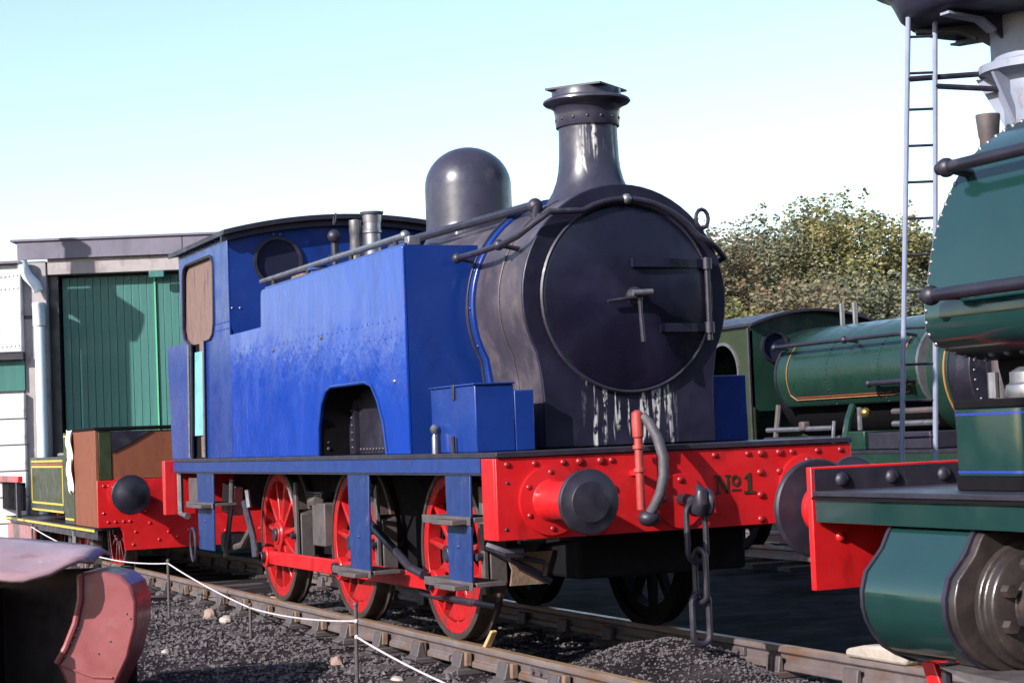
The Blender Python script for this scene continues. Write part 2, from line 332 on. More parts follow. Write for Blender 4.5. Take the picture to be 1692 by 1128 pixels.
# ================================================================== SETTING
def gz(x, y):
    z = -0.192 + 0.03 * noise.noise((x * .7, y * .7, 1.3)) + 0.018 * noise.noise((x * 2.6, y * 2.6, 4.0))
    if y < -1.2: z -= min(0.10, (-1.2 - y) * 0.06)
    d = math.hypot((x + 0.25) / 1.05, (y + 0.02) / 0.62)          # heap of ash between the rails
    if d < 1: z += 0.235 * (1 - d * d) ** 1.2 * (1 + .2 * noise.noise((x * 5, y * 5, 0)))
    d = math.hypot((x - 1.2) / 1.3, (y + 0.1) / 0.6)
    if d < 1: z += 0.10 * (1 - d * d)
    return z
def axis(segs):
    out = []
    for a, b, st in segs:
        k = max(1, round((b - a) / st)); out += [a + (b - a) * i / k for i in range(k)]
    return out + [segs[-1][1]]
def build_ground():
    xs = axis([(-600, -60, 60), (-60, -20, 4), (-20, -8, .5), (-8, 3, .07), (3, 12, .5), (12, 60, 6), (60, 300, 60)])
    ys = axis([(-300, -60, 60), (-60, -10, 5), (-10, -4.5, .5), (-4.5, 1.6, .07), (1.6, 12, .5), (12, 60, 6), (60, 500, 60)])
    nx, ny = len(xs), len(ys)
    v = [(x, y, gz(x, y)) for x in xs for y in ys]
    f = [(i * ny + j, (i + 1) * ny + j, (i + 1) * ny + j + 1, i * ny + j + 1) for i in range(nx - 1) for j in range(ny - 1)]
    me = bpy.data.meshes.new('ground'); me.from_pydata(v, [], f); me.shade_smooth(); me.materials.append(MATS['ash'])
    g = bpy.data.objects.new('ground', me); COL.objects.link(g); g['kind'] = 'structure'
    mb = MB(); rnd = random.Random(3)
    base = [(1, 0, 0), (-1, 0, 0), (0, 1, 0), (0, -1, 0), (0, 0, 1), (0, 0, -1)]
    fc = [(0, 2, 4), (2, 1, 4), (1, 3, 4), (3, 0, 4), (2, 0, 5), (1, 2, 5), (3, 1, 5), (0, 3, 5)]
    vv = []; ff = []
    def stone(x, y, s, dz=0.0):
        o = len(vv); a = rnd.random() * 6.28; ca, sa = math.cos(a), math.sin(a); z = gz(x, y) + s * .25 + dz
        for p in base:
            q = [p[i] * s * rnd.uniform(.55, 1.2) for i in range(3)]; q[2] *= .75
            vv.append((x + q[0] * ca - q[1] * sa, y + q[0] * sa + q[1] * ca, z + q[2]))
        ff.extend(tuple(i + o for i in t) for t in fc)
    for i in range(17000):
        stone(rnd.uniform(-9, 2.2), rnd.uniform(-3.6, 1.1), rnd.uniform(.006, .02) * (1.6 if rnd.random() < .06 else 1))
    for i in range(5000):
        stone(rnd.uniform(-1.4, 1.9), rnd.uniform(-.7, .6), rnd.uniform(.006, .015))
    for i in range(1800):
        stone(rnd.uniform(-8, 1.5), rnd.uniform(-2.2, -.95), rnd.uniform(.012, .045) * rnd.random() ** .5)
    me = bpy.data.meshes.new('loose_ballast'); me.from_pydata(vv, [], ff); me.materials.append(MATS['pebble'])
    o = bpy.data.objects.new('loose_ballast', me); COL.objects.link(o); o['kind'] = 'stuff'
    o['label'] = 'loose clinker and ballast stones strewn over the black ash'; o['category'] = 'ballast'
build_ground()

YN, YF = -0.80, 0.635           # rail centre lines
def bullhead(mb, y, x0, x1):
    p = [(-.030, 0), (.030, 0), (.035, -.008), (.035, -.034), (.012, -.050), (.0095, -.095), (.030, -.110), (.032, -.138), (.025, -.145),
         (-.025, -.145), (-.032, -.138), (-.030, -.110), (-.0095, -.095), (-.012, -.050), (-.035, -.034), (-.035, -.008)]
    return mb.prism([(y + a, b) for a, b in p], 'x', x0, x1)
def build_track():
    tr = bpy.data.objects.new('railway_track', None); COL.objects.link(tr); tr['kind'] = 'structure'
    tr['label'] = 'rusty bullhead rails in chairs on half buried wooden sleepers'
    ORG[tr.as_pointer()] = (0, 0, 0)
    joints = {YN: [-32, -18.3, -9.15, -0.22, 8.9, 18], YF: [-32, -18.3, -9.15, -0.62, 8.9, 18]}
    for y, js in joints.items():
        for a, b in zip(js[:-1], js[1:]):
            r_ = bullhead(MB(), y, a + .004, b - .004).obj('rail', 'rail', tr, 0.003)
            MB().box(a + .006, b - .006, y - .029, y + .029, -.002, 0.0025).obj('rail_top', 'railtop', r_)
        for j in js[1:-1]:
            for s in (-1, 1):
                fp = MB().box(j - .23, j + .23, y + s * .012, y + s * .034, -.098, -.046).obj('fishplate', 'iron', tr, .004)
                for k in (-.17, -.06, .06, .17):
                    MB().cyl((j + k, y + s * .034, -.072), (j + k, y + s * .052, -.072), .016, n=6).obj('bolt', 'iron', fp)
    jaw = [(-.17, -.19), (.17, -.19), (.165, -.165), (.075, -.150), (.062, -.060), (.040, -.055), (.036, -.145), (-.036, -.145), (-.052, -.110), (-.060, -.045), (-.088, -.045), (-.110, -.135), (-.165, -.165)]
    cm = None; km = None; sm = None; rnd = random.Random(5)
    for i in range(52):
        x = -29.6 + .76 * i + rnd.uniform(-.04, .04)
        sl_ = MB().box(x - .127, x + .127, -1.40, 1.26, -.31, -.192).obj('sleeper', 'wood', tr, .01)
        sl_.rotation_euler.z = rnd.uniform(-.01, .01)
        if x > 12 or x < -16: continue
        for y, s in ((YN, 1), (YF, -1)):
            if cm is None:
                cm = MB().prism(jaw, 'y', -.075, .075)
                cm.v = [Vector((p.y, p.x, p.z)) for p in cm.v]
                # pierced look: side ribs
                cm.box(-.085, -.055, -.13, .13, -.19, -.15).box(.055, .085, -.13, .13, -.19, -.15)
                cm = cm.mesh('chair', 'iron', 30); km = MB().box(-.10, .10, -.021, .021, -.045, .045).mesh('key', 'keywood')
            c = link('chair', cm, (x, y, 0), sl_, 0.006, (0, 0, 0 if s > 0 else math.pi))
            link('key', km, (x + rnd.uniform(-.03, .03), y - s * .056, -.088), sl_, 0.006, (rnd.uniform(-.1, .1), rnd.uniform(-.05, .05), rnd.uniform(-.05, .05)))
build_track()
def build_far_track():
    tr = bpy.data.objects.new('railway_track', None); COL.objects.link(tr); tr['kind'] = 'structure'
    tr['label'] = 'second track under the far green engine'; ORG[tr.as_pointer()] = (0, 0, 0)
    for y in (5.58, 7.08): bullhead(MB(), y, -30, 12).obj('rail', 'rail', tr)
    for i in range(40):
        x = -20 + .76 * i; MB().box(x - .127, x + .127, 5.0, 7.66, -.31, -.147).obj('sleeper', 'wood', tr)
build_far_track()

# ------------------------------------------------------------------ engine shed
def build_shed():
    # local x runs along the facade, local y into the building
    rz = math.atan2(0.918, 0.397)
    sh = thing('engine_shed', 'grey engine shed with tall green plank doors behind the blue engine', 'shed', (-17.505, -1.079, -0.25), rz)
    Z = 0.25
    MB().box(.45, 5.25, .42, 12, 0, 4.30 + Z).obj('wall', 'asbestos', sh)
    rf = MB().prism([(-.12, 4.385 + Z), (5.4, 4.385 + Z), (5.4, 4.415 + Z), (-.12, 4.415 + Z)], 'y', -.06, 12.2).obj('roof', 'asbestos', sh)
    for k, (a, b) in enumerate(((-.03, 2.33), (2.34, 3.9), (3.91, 5.3))):
        MB().box(a, b, -.03, .02, 4.125 + Z, 4.382 + Z).obj('fascia_board', 'asbestos', sh, .004)
    MB().box(.38, 5.28, .04, .41, 3.90 + Z, 4.135 + Z).obj('lintel', 'concrete', sh, .01)
    MB().box(.02, .36, .03, .40, 0, 4.10 + Z).obj('corner_pillar', 'concrete', sh, .015)
    MB().box(.015, .20, .025, .04, 3.28 + Z, 3.33 + Z).obj('pipe_bracket', 'gun', sh)
    dp = MB().tube([(.05, -.10, 4.10 + Z), (.07, -.10, 4.00 + Z), (.13, -.10, 3.88 + Z), (.24, -.10, 3.76 + Z), (.28, -.10, 3.66 + Z)], .075, 14).obj('downpipe_bend', 'pipe_blue', sh)
    pz = [(.075, 0), (.075, 3.40), (.092, 3.42), (.092, 3.68), (.098, 3.69), (.098, 3.74), (.07, 3.75)]
    MB().lathe([(r, z + Z * 0) for r, z in pz], (.28, -.10, 0), (0, 0, 1), 18).obj('downpipe', 'pipe_blue', sh)
    MB().box(.36, .50, .16, .41, 0, 3.90 + Z).obj('shaded_door_jamb', 'black', sh)  # coloured black to stand for the shade between pillar and doors
    for leaf, (a, b) in enumerate(((.53, 1.862), (1.885, 3.6))):
        d = MB().box(a, b, .30, .34, .05, 3.87 + Z).obj('door_leaf', 'door_green', sh)
        n = round((b - a) / .11); wd = (b - a) / n
        for i in range(n):
            x = a + i * wd; j = random.uniform(-.002, .002)
            MB().box(x + .002, x + wd - .002, .270 + j, .299, .06, 3.86 + Z).obj('plank', 'door_green', d, .004)
    MB().box(1.862, 1.884, .235, .33, .05, 3.87 + Z).obj('door_edge_strip', 'edge_green', sh)
    MB().box(1.84, 2.06, -.02, .039, 3.80 + Z, 3.90 + Z).obj('door_track_box', 'door_green', sh, .01)
    # lower store building adjoining on the left
    st = thing('store_building', 'white panelled store with green band adjoining the shed corner', 'building', (-17.505, -1.079, -0.25), rz)
    MB().box(-2.2, -.0, .05, 7, 0, 4.0 + Z).obj('wall', 'concrete', st)
    MB().box(-2.2, .03, -.10, .04, 2.80 + Z, 4.06 + Z).obj('riveted_panel', 'whitewash', st, .02)
    for zz in (3.72 + Z, 3.90 + Z, 2.90 + Z):
        for i in range(9): rivet((-.02 - i * .06, -.10, zz + (i * -.004)), (0, -1, 0), .016, 'whitewash', st)
    MB().box(-2.3, .05, -.20, 7.1, 4.065 + Z, 4.10 + Z).obj('roof', 'asbestos', st)
    MB().box(-2.2, .04, -.13, .04, 2.70 + Z, 2.79 + Z).obj('sill', 'gun', st)
    MB().box(-2.2, .03, -.02, .045, 2.26 + Z, 2.69 + Z).obj('green_board', 'door_green', st)
    for i in range(7):
        z = 2.22 - i * .37
        MB().box(-2.2, .028, -.075 + random.uniform(-.004, .004), .045, max(0, z - .36 + Z), z + Z).obj('concrete_panel', 'whitewash', st, .012)
build_shed()
def build_shadow_stack():
    # unseen stack added left of the view to shadow the green doors
    k = thing('shadow_stack', 'unseen tall brick stack added left of the view to cast the shadow on the green doors', 'chimney', (-16.14, -2.965, -.25), math.atan2(0.918, 0.397))
    MB().box(-.18, .18, -.18, .18, 0, 5.05).obj('shaft', 'brick', k, .01)
    MB().prism([(-.18, 5.051), (.18, 5.051), (.26, 5.20), (.30, 5.32), (.30, 5.45), (-.30, 5.45), (-.30, 5.32), (-.26, 5.20)], 'y', -.28, .28).obj('cap', 'brick', k, .01)
    MB().lathe([(.14, 0), (.12, .5), (.15, .52), (.15, .58), (.08, .58)], (0, 0, 5.45), n=20).obj('pot', 'brick', k)
build_shadow_stack()

# ------------------------------------------------------------------ trees
def build_tree(x, y, h, rad, kind, label, seed):
    rnd = random.Random(seed)
    t = thing('autumn_tree', label, 'tree', (x, y, -.25), 0, 'trees behind the green engine')
    mb = MB(); top = h * .8
    mb.tube([(0, 0, 0), (.05, .03, h * .3), (.1, -.05, h * .6), (.05, 0, top)], [.16, .12, .07, .02], 8)
    for i in range(9):
        a = rnd.random() * 6.28; z0 = h * rnd.uniform(.2, .6); L = rad * rnd.uniform(.6, 1)
        mb.tube([(.05, 0, z0), (math.cos(a) * L * .5, math.sin(a) * L * .5, z0 + h * .12), (math.cos(a) * L, math.sin(a) * L, z0 + h * rnd.uniform(.2, .34))], [.05, .035, .01], 6)
    mb.obj('trunk', 'bark', t)
    clumps = []
    for i in range(58):
        a = rnd.random() * 6.28; q = rnd.random() ** .6; z = rnd.random() ** .85
        env = (1 - (abs(z - .35) / .72) ** 2.0) ** .5 if abs(z - .35) < .72 else 0
        rr = rad * env * q
        clumps.append((math.cos(a) * rr, math.sin(a) * rr, h * (.10 + .84 * z), rad * rnd.uniform(.18, .36)))
    for i in range(10):   # upright twiggy shoots give the ragged top
        a = rnd.random() * 6.28; rr = rad * rnd.random() * .8
        for k in range(4): clumps.append((math.cos(a) * rr, math.sin(a) * rr, h * (.76 + .085 * k) * rnd.uniform(.92, 1.03), rad * (.13 - .025 * k)))
    vv = []; ff = []
    for cx, cy, cz, cr in clumps:
        n = int(300 * (cr / (rad * .25)) ** 2)
        for i in range(min(n, 620)):
            d = Vector((rnd.gauss(0, 1), rnd.gauss(0, 1), rnd.gauss(0, 1))).normalized() * cr * rnd.random() ** .45
            p = Vector((cx, cy, cz)) + Vector((d.x, d.y, d.z * 1.15)); s = rnd.uniform(.030, .070)
            nrm = Vector((rnd.gauss(0, 1), rnd.gauss(0, 1), rnd.gauss(0, 1) + .5)); u, v = frame(nrm)
            o = len(vv)
            vv += [tuple(p - u * s), tuple(p + v * s * .6), tuple(p + u * s), tuple(p - v * s * .6)]; ff.append((o, o + 1, o + 2, o + 3))
    me = bpy.data.meshes.new('crown'); me.from_pydata(vv, [], ff); me.materials.append(MATS[kind])
    link('crown', me, (0, 0, 0), t)
TREES = [(-28.49, 16.47, 6.1, 2.2, 'leaf_red', 'reddish tree showing just right of the smokebox'),
         (-30.78, 18.72, 6.3, 2.2, 'leaf_grey', 'sparse grey green tree second from the smokebox'),
         (-28.74, 18.42, 6.5, 2.1, 'leaf_grey', 'grey green tree with ragged shoots left of the tallest tree'),
         (-29.16, 19.97, 7.0, 2.1, 'leaf_olive', 'tallest olive tree with autumn tints above the green cab'),
         (-27.12, 19.65, 6.7, 2.0, 'leaf_olive', 'broad yellowish tree right of the tallest tree'),
         (-27.53, 21.21, 6.0, 2.0, 'leaf_olive', 'olive tree standing behind the ladder'),
         (-27.90, 22.88, 6.2, 2.1, 'leaf_red', 'tree mostly hidden by the near green tank'),
         (-24.23, 16.25, 4.4, 2.0, 'leaf_red', 'low bush with red leaves over the green cab roof'),
         (-24.82, 14.90, 4.1, 1.8, 'leaf_olive', 'low green bush over the left end of the green cab'),
         (-23.67, 17.55, 4.5, 2.0, 'leaf_grey', 'dark green bush behind the two small whistles')]
for i, (x, y, h, rd, k, lb) in enumerate(TREES): build_tree(x, y, h, rd, k, lb, 20 + i)
# ------------------------------------------------------------------ water tower with ladder
def build_tower():
    t = thing('water_tower', 'pale blue water column with dark tank and iron ladder behind the green engine', 'water tower', (-1.62, 4.14, -.22), 0)
    MB().lathe([(.34, 0), (.34, .3), (.27, .34), (.26, 3.9), (.30, 4.0), (.30, 4.1)], (0, 0, 0), n=28).obj('column', 'tower_paint', t)
    MB().lathe([(.30, 4.10), (.40, 4.17), (.44, 4.18), (.44, 4.24), (.36, 4.26), (.34, 4.30), (.34, 4.599), (.2, 4.599)], (0, 0, 0), n=28).obj('collar', 'tower_paint', t)
    MB().lathe([(.30, 4.60), (.86, 4.60), (.95, 4.62), (1.02, 4.68), (1.06, 4.77), (1.10, 4.84), (1.17, 4.89), (1.24, 4.92), (1.26, 4.98), (1.26, 7.6), (1.20, 7.62), (.1, 7.64)], (0, 0, 0), n=56).obj('tank', 'tower_dark', t)
    for i in range(8):
        a = R(5 + 45 * i); ca, sa = math.cos(a), math.sin(a)
        def turn(mb): mb.v = [Vector((p.x * ca - p.y * sa, p.x * sa + p.y * ca, p.z)) for p in mb.v]; return mb
        rb = turn(MB().prism([(.34, 4.42), (.46, 4.50), (.56, 4.56), (.88, 4.585), (.88, 4.599), (.34, 4.599)], 'y', -.012, .012)).obj('rib', 'tower_dark', t)
        turn(MB().prism([(.44, 4.462), (.56, 4.535), (.90, 4.565), (.90, 4.584), (.56, 4.559), (.44, 4.488)], 'y', -.05, .05)).obj('rib_flange', 'tower_paint' if i in (6, 7) else 'tower_dark', rb)  # two sunward flanges take the pale paint as if sunlit
        turn(MB().add([(.262, -.015, 3.78), (.262, .015, 3.78), (.46, -.015, 4.16), (.46, .015, 4.16), (.262, -.015, 4.16), (.262, .015, 4.16)],
                     [(0, 2, 3, 1), (0, 4, 2), (1, 3, 5), (2, 4, 5, 3), (0, 1, 5, 4)])).obj('gusset', 'tower_paint', t)
    MB().lathe([(.07, 0), (.07, 3.66), (.078, 3.68), (.085, 3.76), (.092, 3.82), (.092, 3.845), (.06, 3.845)], (-.05, -.45, 0), n=20).obj('overflow_pipe', 'iron', t)
    # ladder, leaning a little
    o = Vector((1.62, -4.14, .22))
    A0 = Vector((-2.255, 3.06, -.25)) + o; A1 = Vector((-1.985, 3.235, 4.42)) + o
    B0 = Vector((-2.135, 3.31, -.25)) + o; B1 = Vector((-1.905, 3.425, 4.42)) + o
    ld = MB().tube([A0, A1], .020, 10).obj('ladder_rail', 'ladder', t); MB().tube([B0, B1], .020, 10).obj('ladder_rail', 'ladder', t)
    z = 0.05
    while z < 4.5:
        k = z / 4.55; MB().tube([A0.lerp(A1, k), B0.lerp(B1, k)], .011, 7).obj('rung', 'gun', t); z += .272
    for P, z, e in ((A0.lerp(A1, .898), 0, Vector((-.22, -.30, 4.20))), (B0.lerp(B1, .885), 0, Vector((-.12, -.20, 4.06)))):
        MB().tube([P, e], .022, 8).obj('brace', 'gun', t)
build_tower()

# ================================================================== BLUE TANK ENGINE "No 1"
def wheel(root, x, y, s, R_=0.57, weight=True, crank=(-.045, -.19), mt='red_wheel'):
    """spoked wheel; s = -1 outer face towards -y"""
    c = (x, y, R_)
    def ann(r0, r1, ya, yb, n=48): return MB().lathe([(r0, ya), (r1, ya), (r1, yb), (r0, yb)], (x, y, R_), (0, s, 0), n, closed=True)
    wh = ann(.455, .528, -.10, -.005).obj('wheel', mt, root, .004)
    MB().lathe([(.527, -.135), (.598, -.135), (.598, -.108), (.572, -.100), (.568, .0), (.560, .004), (.527, .004)], c, (0, s, 0), 56, closed=True).obj('tyre', 'soot_shade' if mt == 'soot_shade' else 'tyre', wh)
    MB().lathe([(.0005, .03), (.085, .03), (.085, .015), (.125, .01), (.13, -.10), (.0005, -.10)], c, (0, s, 0), 28).obj('hub', mt, wh, .004)
    MB().cyl((x, y + s * .02, R_), (x, y + s * .048, R_), .055, n=20).obj('axle_end', 'gun', wh, .006)
    for i in range(11):
        a = 2 * math.pi * (i + .25) / 11; d = Vector((math.cos(a), 0, math.sin(a))); tn = Vector((-math.sin(a), 0, math.cos(a)))
        v = []
        for r, wd, dp in ((.11, .036, .038), (.47, .024, .030)):
            for p, q in ((-1, -1), (1, -1), (1, 1), (-1, 1)):
                v.append(Vector(c) + d * r + tn * wd * p * (1 if q < 0 else .6) + Vector((0, s * (-.052 + dp * q), 0)))
        MB().add(v, [(0, 1, 2, 3), (4, 7, 6, 5), (0, 4, 5, 1), (1, 5, 6, 2), (2, 6, 7, 3), (3, 7, 4, 0)]).obj('spoke', mt, wh, .006)
    if crank:
        px_, pz_ = x + crank[0], R_ + crank[1]
        a = math.atan2(crank[1], crank[0]); pts = []
        for t in range(9): b = a - math.pi / 2 + math.pi * t / 8; pts.append((px_ + .075 * math.cos(b), pz_ + .075 * math.sin(b)))
        for t in range(9): b = a + math.pi / 2 + math.pi * t / 8; pts.append((x + .115 * math.cos(b), R_ + .115 * math.sin(b)))
        MB().prism(pts, 'y', y + s * -.09, y + s * .018).obj('crank_boss', mt, wh, .006)
        MB().cyl((px_, y, pz_), (px_, y + s * .165, pz_), .045, n=18).obj('crank_pin', 'gun', wh, .005)
    if weight:
        a = math.atan2(-.19, .10) if weight == 1 else math.atan2(crank[1], crank[0]) + math.pi
        d0 = math.degrees(a)
        pts = arc(x, R_, .445, d0 - 48, d0 + 48, 14) + arc(x, R_, .32, d0 + 34, d0 - 34, 8)
        MB().prism(pts, 'y', y + s * -.085, y + s * -.02).obj('balance_weight', mt, wh, .004)
    return wh

def buffer(root, x, y, z, d, L=.53, r=.182, mt='red', head='gun', base_r=.20, nb=6):
    """self contained buffer; d = +-1 along x; x = beam face"""
    b = MB().lathe([(.0005, 0), (base_r, 0), (base_r, .022), (.125, .03), (.112, .05), (.112, L - .10), (.12, L - .095), (.12, L - .075), (.07, L - .07), (.0005, L - .07)], (x, y, z), (d, 0, 0), 32).obj('buffer', mt, root)
    MB().lathe([(.0005, L - .072), (.06, L - .072), (.075, L - .05), (r * .96, L - .038), (r, L - .03), (r, L - .012), (r * .97, L - .004), (r * .66, L + .006), (r * .62, L + .012), (.0005, L + .02)], (x, y, z), (d, 0, 0), 44).obj('buffer_head', head, b)
    for i in range(nb):
        a = R(30 + 360 / nb * i); p = (x + d * .022, y + .162 * math.cos(a), z + .162 * math.sin(a))
        rivet(p, (d, 0, 0), .020, 'red_bolt' if mt == 'red' else mt, b, 'bolt')
    return b

def smoke_profile(R0, zc, hw, grow=0.0, n=40):
    """round smokebox wrapper that necks down into a straight skirt"""
    pts = []; a0 = -28
    for i in range(n + 1):
        a = R(a0 + (180 - 2 * a0) * i / n); pts.append(((R0 + grow) * math.cos(a), zc + (R0 + grow) * math.sin(a)))
    ex, ez = pts[-1]
    left = [(-(hw + .022) - grow, ez - .085), (-(hw + .008) - grow, ez - .17), (-hw - grow, ez - .28), (-hw - grow, 1.245)]
    right = [(-p[0], p[1]) for p in reversed(left)]
    return pts + left + right
ZC = 2.165
def build_blue():
    t = thing('tank_locomotive', 'blue six wheeled tank engine with red buffer beam lettered No 1', 'locomotive')
    # ---- frames and running plate
    for y in (-.60, .60):
        MB().prism([(-7.9, .78), (-6.55, .78), (-6.4, .42), (-1.1, .42), (-.7, .66), (-.05, .72), (-.05, 1.205), (-7.9, 1.205)], 'y', y - .015, y + .015).obj('frame_plate', 'soot_shade', t)
    MB().box(-7.85, -.10, -.58, .58, .98, 1.0).obj('frame_stretcher', 'soot_shade', t)
    MB().box(-1.15, -.25, -.57, .57, .46, .97).obj('dark_fill_cylinders', 'soot_shade', t, .02)  # cylinder block added to fill the space under the smokebox with dark
    MB().box(-5.5, -4.3, -.57, .57, .30, .97).obj('ash_pan', 'soot_shade', t, .02)
    MB().box(-7.93, .028, -1.20, 1.20, 1.207, 1.238).obj('running_plate', 'gun', t, .004)
    for s in (-1, 1):
        v = MB().box(-7.93, -.205, s * 1.165 - .03, s * 1.165 + .03, 1.120, 1.205).obj('valance', 'valance_blue', t, .004)
        MB().box(-7.93, -.205, s * 1.165 - .034, s * 1.165 + .036, 1.106, 1.118).obj('valance_angle', 'gun', v)
        MB().box(-7.9, -.21, s * 1.199, s * 1.201 + s * .003, 1.12, 1.206).obj('valance_edge', 'valance_blue', v)
    # ---- buffer beam
    bb = MB().box(-.02, 0.012, -1.20, 1.20, .733, 1.203).obj('buffer_beam', 'red', t, .005)
    for s in (-1, 1):
        MB().box(-.205, -.0215, s * 1.20 - (0 if s > 0 else -.0) - .02 * (s > 0), s * 1.20 + .02 * (s < 0), .733, 1.203).obj('beam_end_flange', 'red', bb, .004)
    for y in (-1.128, -.954, -.773, -.668, -.531, -.46, .23, .46, .553, .681, .772, .954, 1.121):
        rivet((.012, y, 1.165), (1, 0, 0), .026 if y in (-.668, -.531, .553, .681) else .020, 'red_bolt', bb)
    for y, z in ((.541, 1.05), (.678, 1.05), (.538, .913), (.534, .767), (-.46, 1.0), (-.54, .76), (.68, .767)):
        rivet((.012, y, z), (1, 0, 0), .025, 'red_bolt', bb)
    for y, z in ((-1.146, .796), (-1.13, 1.06), (1.12, .80)):
        rivet((.012, y, z), (1, 0, 0), .011, 'gun', bb, 'bolt')
    for y in (-.865, .865): buffer(t, .012, y, .95, 1, L=.53)
    # plates under the beam
    MB().prism([(-1.02, .64), (-.72, .64), (-.75, .56), (-.77, .45), (-1.0, .45), (-.985, .54)], 'x', -.32, -.30).obj('guard_plate', 'keywood', t)
    MB().tube([(-.30, -1.08, .66), (-.30, -.95, .58), (-.28, -.75, .46)], .022, 8).obj('brake_pipe', 'gun', t)
    MB().tube([(-.26, -.98, .62), (-.26, -.80, .58), (-.26, -.80, .50)], .014, 8).obj('brake_pipe', 'gun', t)
    MB().box(-.25, -.15, -.95, -.75, .715, .730).obj('beam_lip', 'steel', t)
    MB().tube([(-.20, -1.18, .70), (-.12, -1.10, .66), (-.10, -1.0, .655)], .03, 8).obj('brake_pipe', 'gun', t)
    # ---- number on the beam
    x0, x1 = .0125, .018
    def L(poly): return MB().prism(poly, 'x', x0, x1)
    nn = MB()
    for poly in ([(.232, .935), (.246, .935), (.246, 1.045), (.232, 1.045)], [(.300, .935), (.312, .935), (.312, 1.045), (.300, 1.045)],
                 [(.232, 1.045), (.252, 1.045), (.312, .935), (.292, .935)]): nn.prism(poly, 'x', x0, x1)
    for a, b, z in ((.222, .256, .935), (.218, .252, 1.038), (.290, .322, 1.038)): nn.prism([(a, z - .004), (b, z - .004), (b, z + .008), (a, z + .008)], 'x', x0, x1 + .001)
    nn.obj('letter_n', 'letter', bb)
    o_ = MB().lathe([(.017, 0), (.030, 0), (.030, .006), (.017, .006)], (x0, .362, 1.008), (1, 0, 0), 20, closed=True)
    o_.v = [Vector((p.x, p.y, 1.008 + (p.z - 1.008) * 1.15)) for p in o_.v]
    o_.prism([(.332, .948), (.392, .948), (.392, .958), (.332, .958)], 'x', x0, x1); o_.obj('letter_o', 'letter', bb)
    one = L([(.444, .935), (.468, .935), (.468, 1.052), (.458, 1.052), (.422, 1.022), (.426, 1.014), (.444, 1.026)])
    one.prism([(.420, .926), (.492, .926), (.492, .942), (.420, .942)], 'x', x0, x1 + .001); one.obj('figure_one', 'letter', bb)
    # ---- draw hook and coupling
    pl = MB().lathe([(.0005, 0), (.155, 0), (.155, .016), (.0005, .016)], (.0125, -.02, .915), (1, 0, 0), 36)
    pl.v = [Vector((p.x, p.y, .905 + (p.z - .915) * 1.05)) for p in pl.v]
    dp = pl.obj('drawhook_plate', 'red', bb, .003)
    for y, z in ((-.02, 1.03), (-.14, .92), (.10, .92)): rivet((.029, y, z), (1, 0, 0), .022, 'red_bolt', dp, 'bolt')
    hk = MB().tube([(.0, -.02, .915), (.10, -.02, .915), (.17, -.02, .90), (.21, -.02, .86), (.25, -.02, .86), (.28, -.02, .90), (.275, -.02, .96), (.245, -.02, .99)], [.034, .034, .042, .05, .05, .044, .036, .022], 12).obj('drawhook', 'gun', t)
    MB().ball((.255, .035, .90), .075, sc=(.8, .5, 1.1)).obj('hook_jaw', 'gun', hk)
    def chain_link(cy, cx, z0, z1, hw, r, plane):
        pts = []
        for a in range(0, 181, 20): pts.append((hw * math.cos(R(a)), z1 - hw + hw * math.sin(R(a))))
        for a in range(180, 361, 20): pts.append((hw * math.cos(R(a)), z0 + hw + hw * math.sin(R(a))))
        P3 = [(cx, cy + p, z) if plane == 'y' else (cx + p * .8, cy + p * .35, z) for p, z in pts]
        return MB().tube(P3, r, 10, closed=True).obj('coupling_link', 'gun', t)
    chain_link(-.035, .225, .55, .90, .062, .018, 'y')
    chain_link(-.02, .225, .32, .625, .045, .018, 'x')
    chain_link(-.03, .225, .075, .375, .055, .019, 'y')
    # ---- vacuum hose
    sp_ = MB().tube([(.10, -.325, .87), (.10, -.325, 1.42)], .025, 14).obj('vacuum_pipe', 'pipe_red', t)
    for z in (1.10, 1.235): MB().cyl((.10, -.325, z - .012), (.10, -.325, z + .012), .035, n=16).obj('pipe_collar', 'pipe_red', sp_, .003)
    MB().lathe([(.025, 0), (.033, .01), (.036, .10), (.034, .15), (.015, .165)], (.10, -.325, 1.285), (0, 0, 1), 16).obj('swan_neck', 'pipe_red', sp_)
    MB().box(.0125, .085, -.345, -.305, 1.07, 1.10).obj('pipe_clip', 'red', sp_)
    hp = [(.10, -.315, 1.395), (.115, -.292, 1.408), (.14, -.270, 1.375), (.18, -.241, 1.288), (.21, -.223, 1.17), (.22, -.230, 1.065), (.20, -.248, .961), (.17, -.275, .885), (.14, -.29, .845)]
    MB().tube(hp, .031, 14).obj('vacuum_hose', 'hose', t)
    MB().ball((.13, -.29, .82), .062, sc=(1, 1.1, .8)).obj('hose_dummy', 'gun', t)
    MB().cyl((.012, -.27, .83), (.13, -.27, .83), .028, n=10).obj('dummy_bracket', 'gun', t)
    # ---- smokebox
    prof = [(y - .03, z) for y, z in smoke_profile(.700, ZC, .580)]
    MB().prism(prof, 'x', -.575, -1.34).obj('smokebox', 'smokebox', t, .01, 30)
    pf = [(y - .03, z) for y, z in smoke_profile(.700, ZC, .580, .012)]
    sf = MB().prism(pf, 'x', -.552, -.5755).obj('smokebox_front', 'smokebox_front', t, .008, 30, origin=(-.56, 0, 1.24))
    ring = [(y - .03, z) for y, z in smoke_profile(.700, ZC, .580, .010)]
    for a, b in ((-.93, -.965),): MB().prism(ring, 'x', a, b).obj('wrapper_joint', 'smokebox', t, .004, 30)
    br = [(y - .03, z) for y, z in smoke_profile(.715, ZC, .60, .006)]
    cl = MB().prism(br, 'x', -1.345, -1.43).obj('boiler_band', 'blue', t, .01, 30)
    ed = [(y - .03, z) for y, z in smoke_profile(.715, ZC, .60, .020)]
    MB().prism(ed, 'x', -1.395, -1.415).obj('band_lip', 'gun', cl, .003, 30)
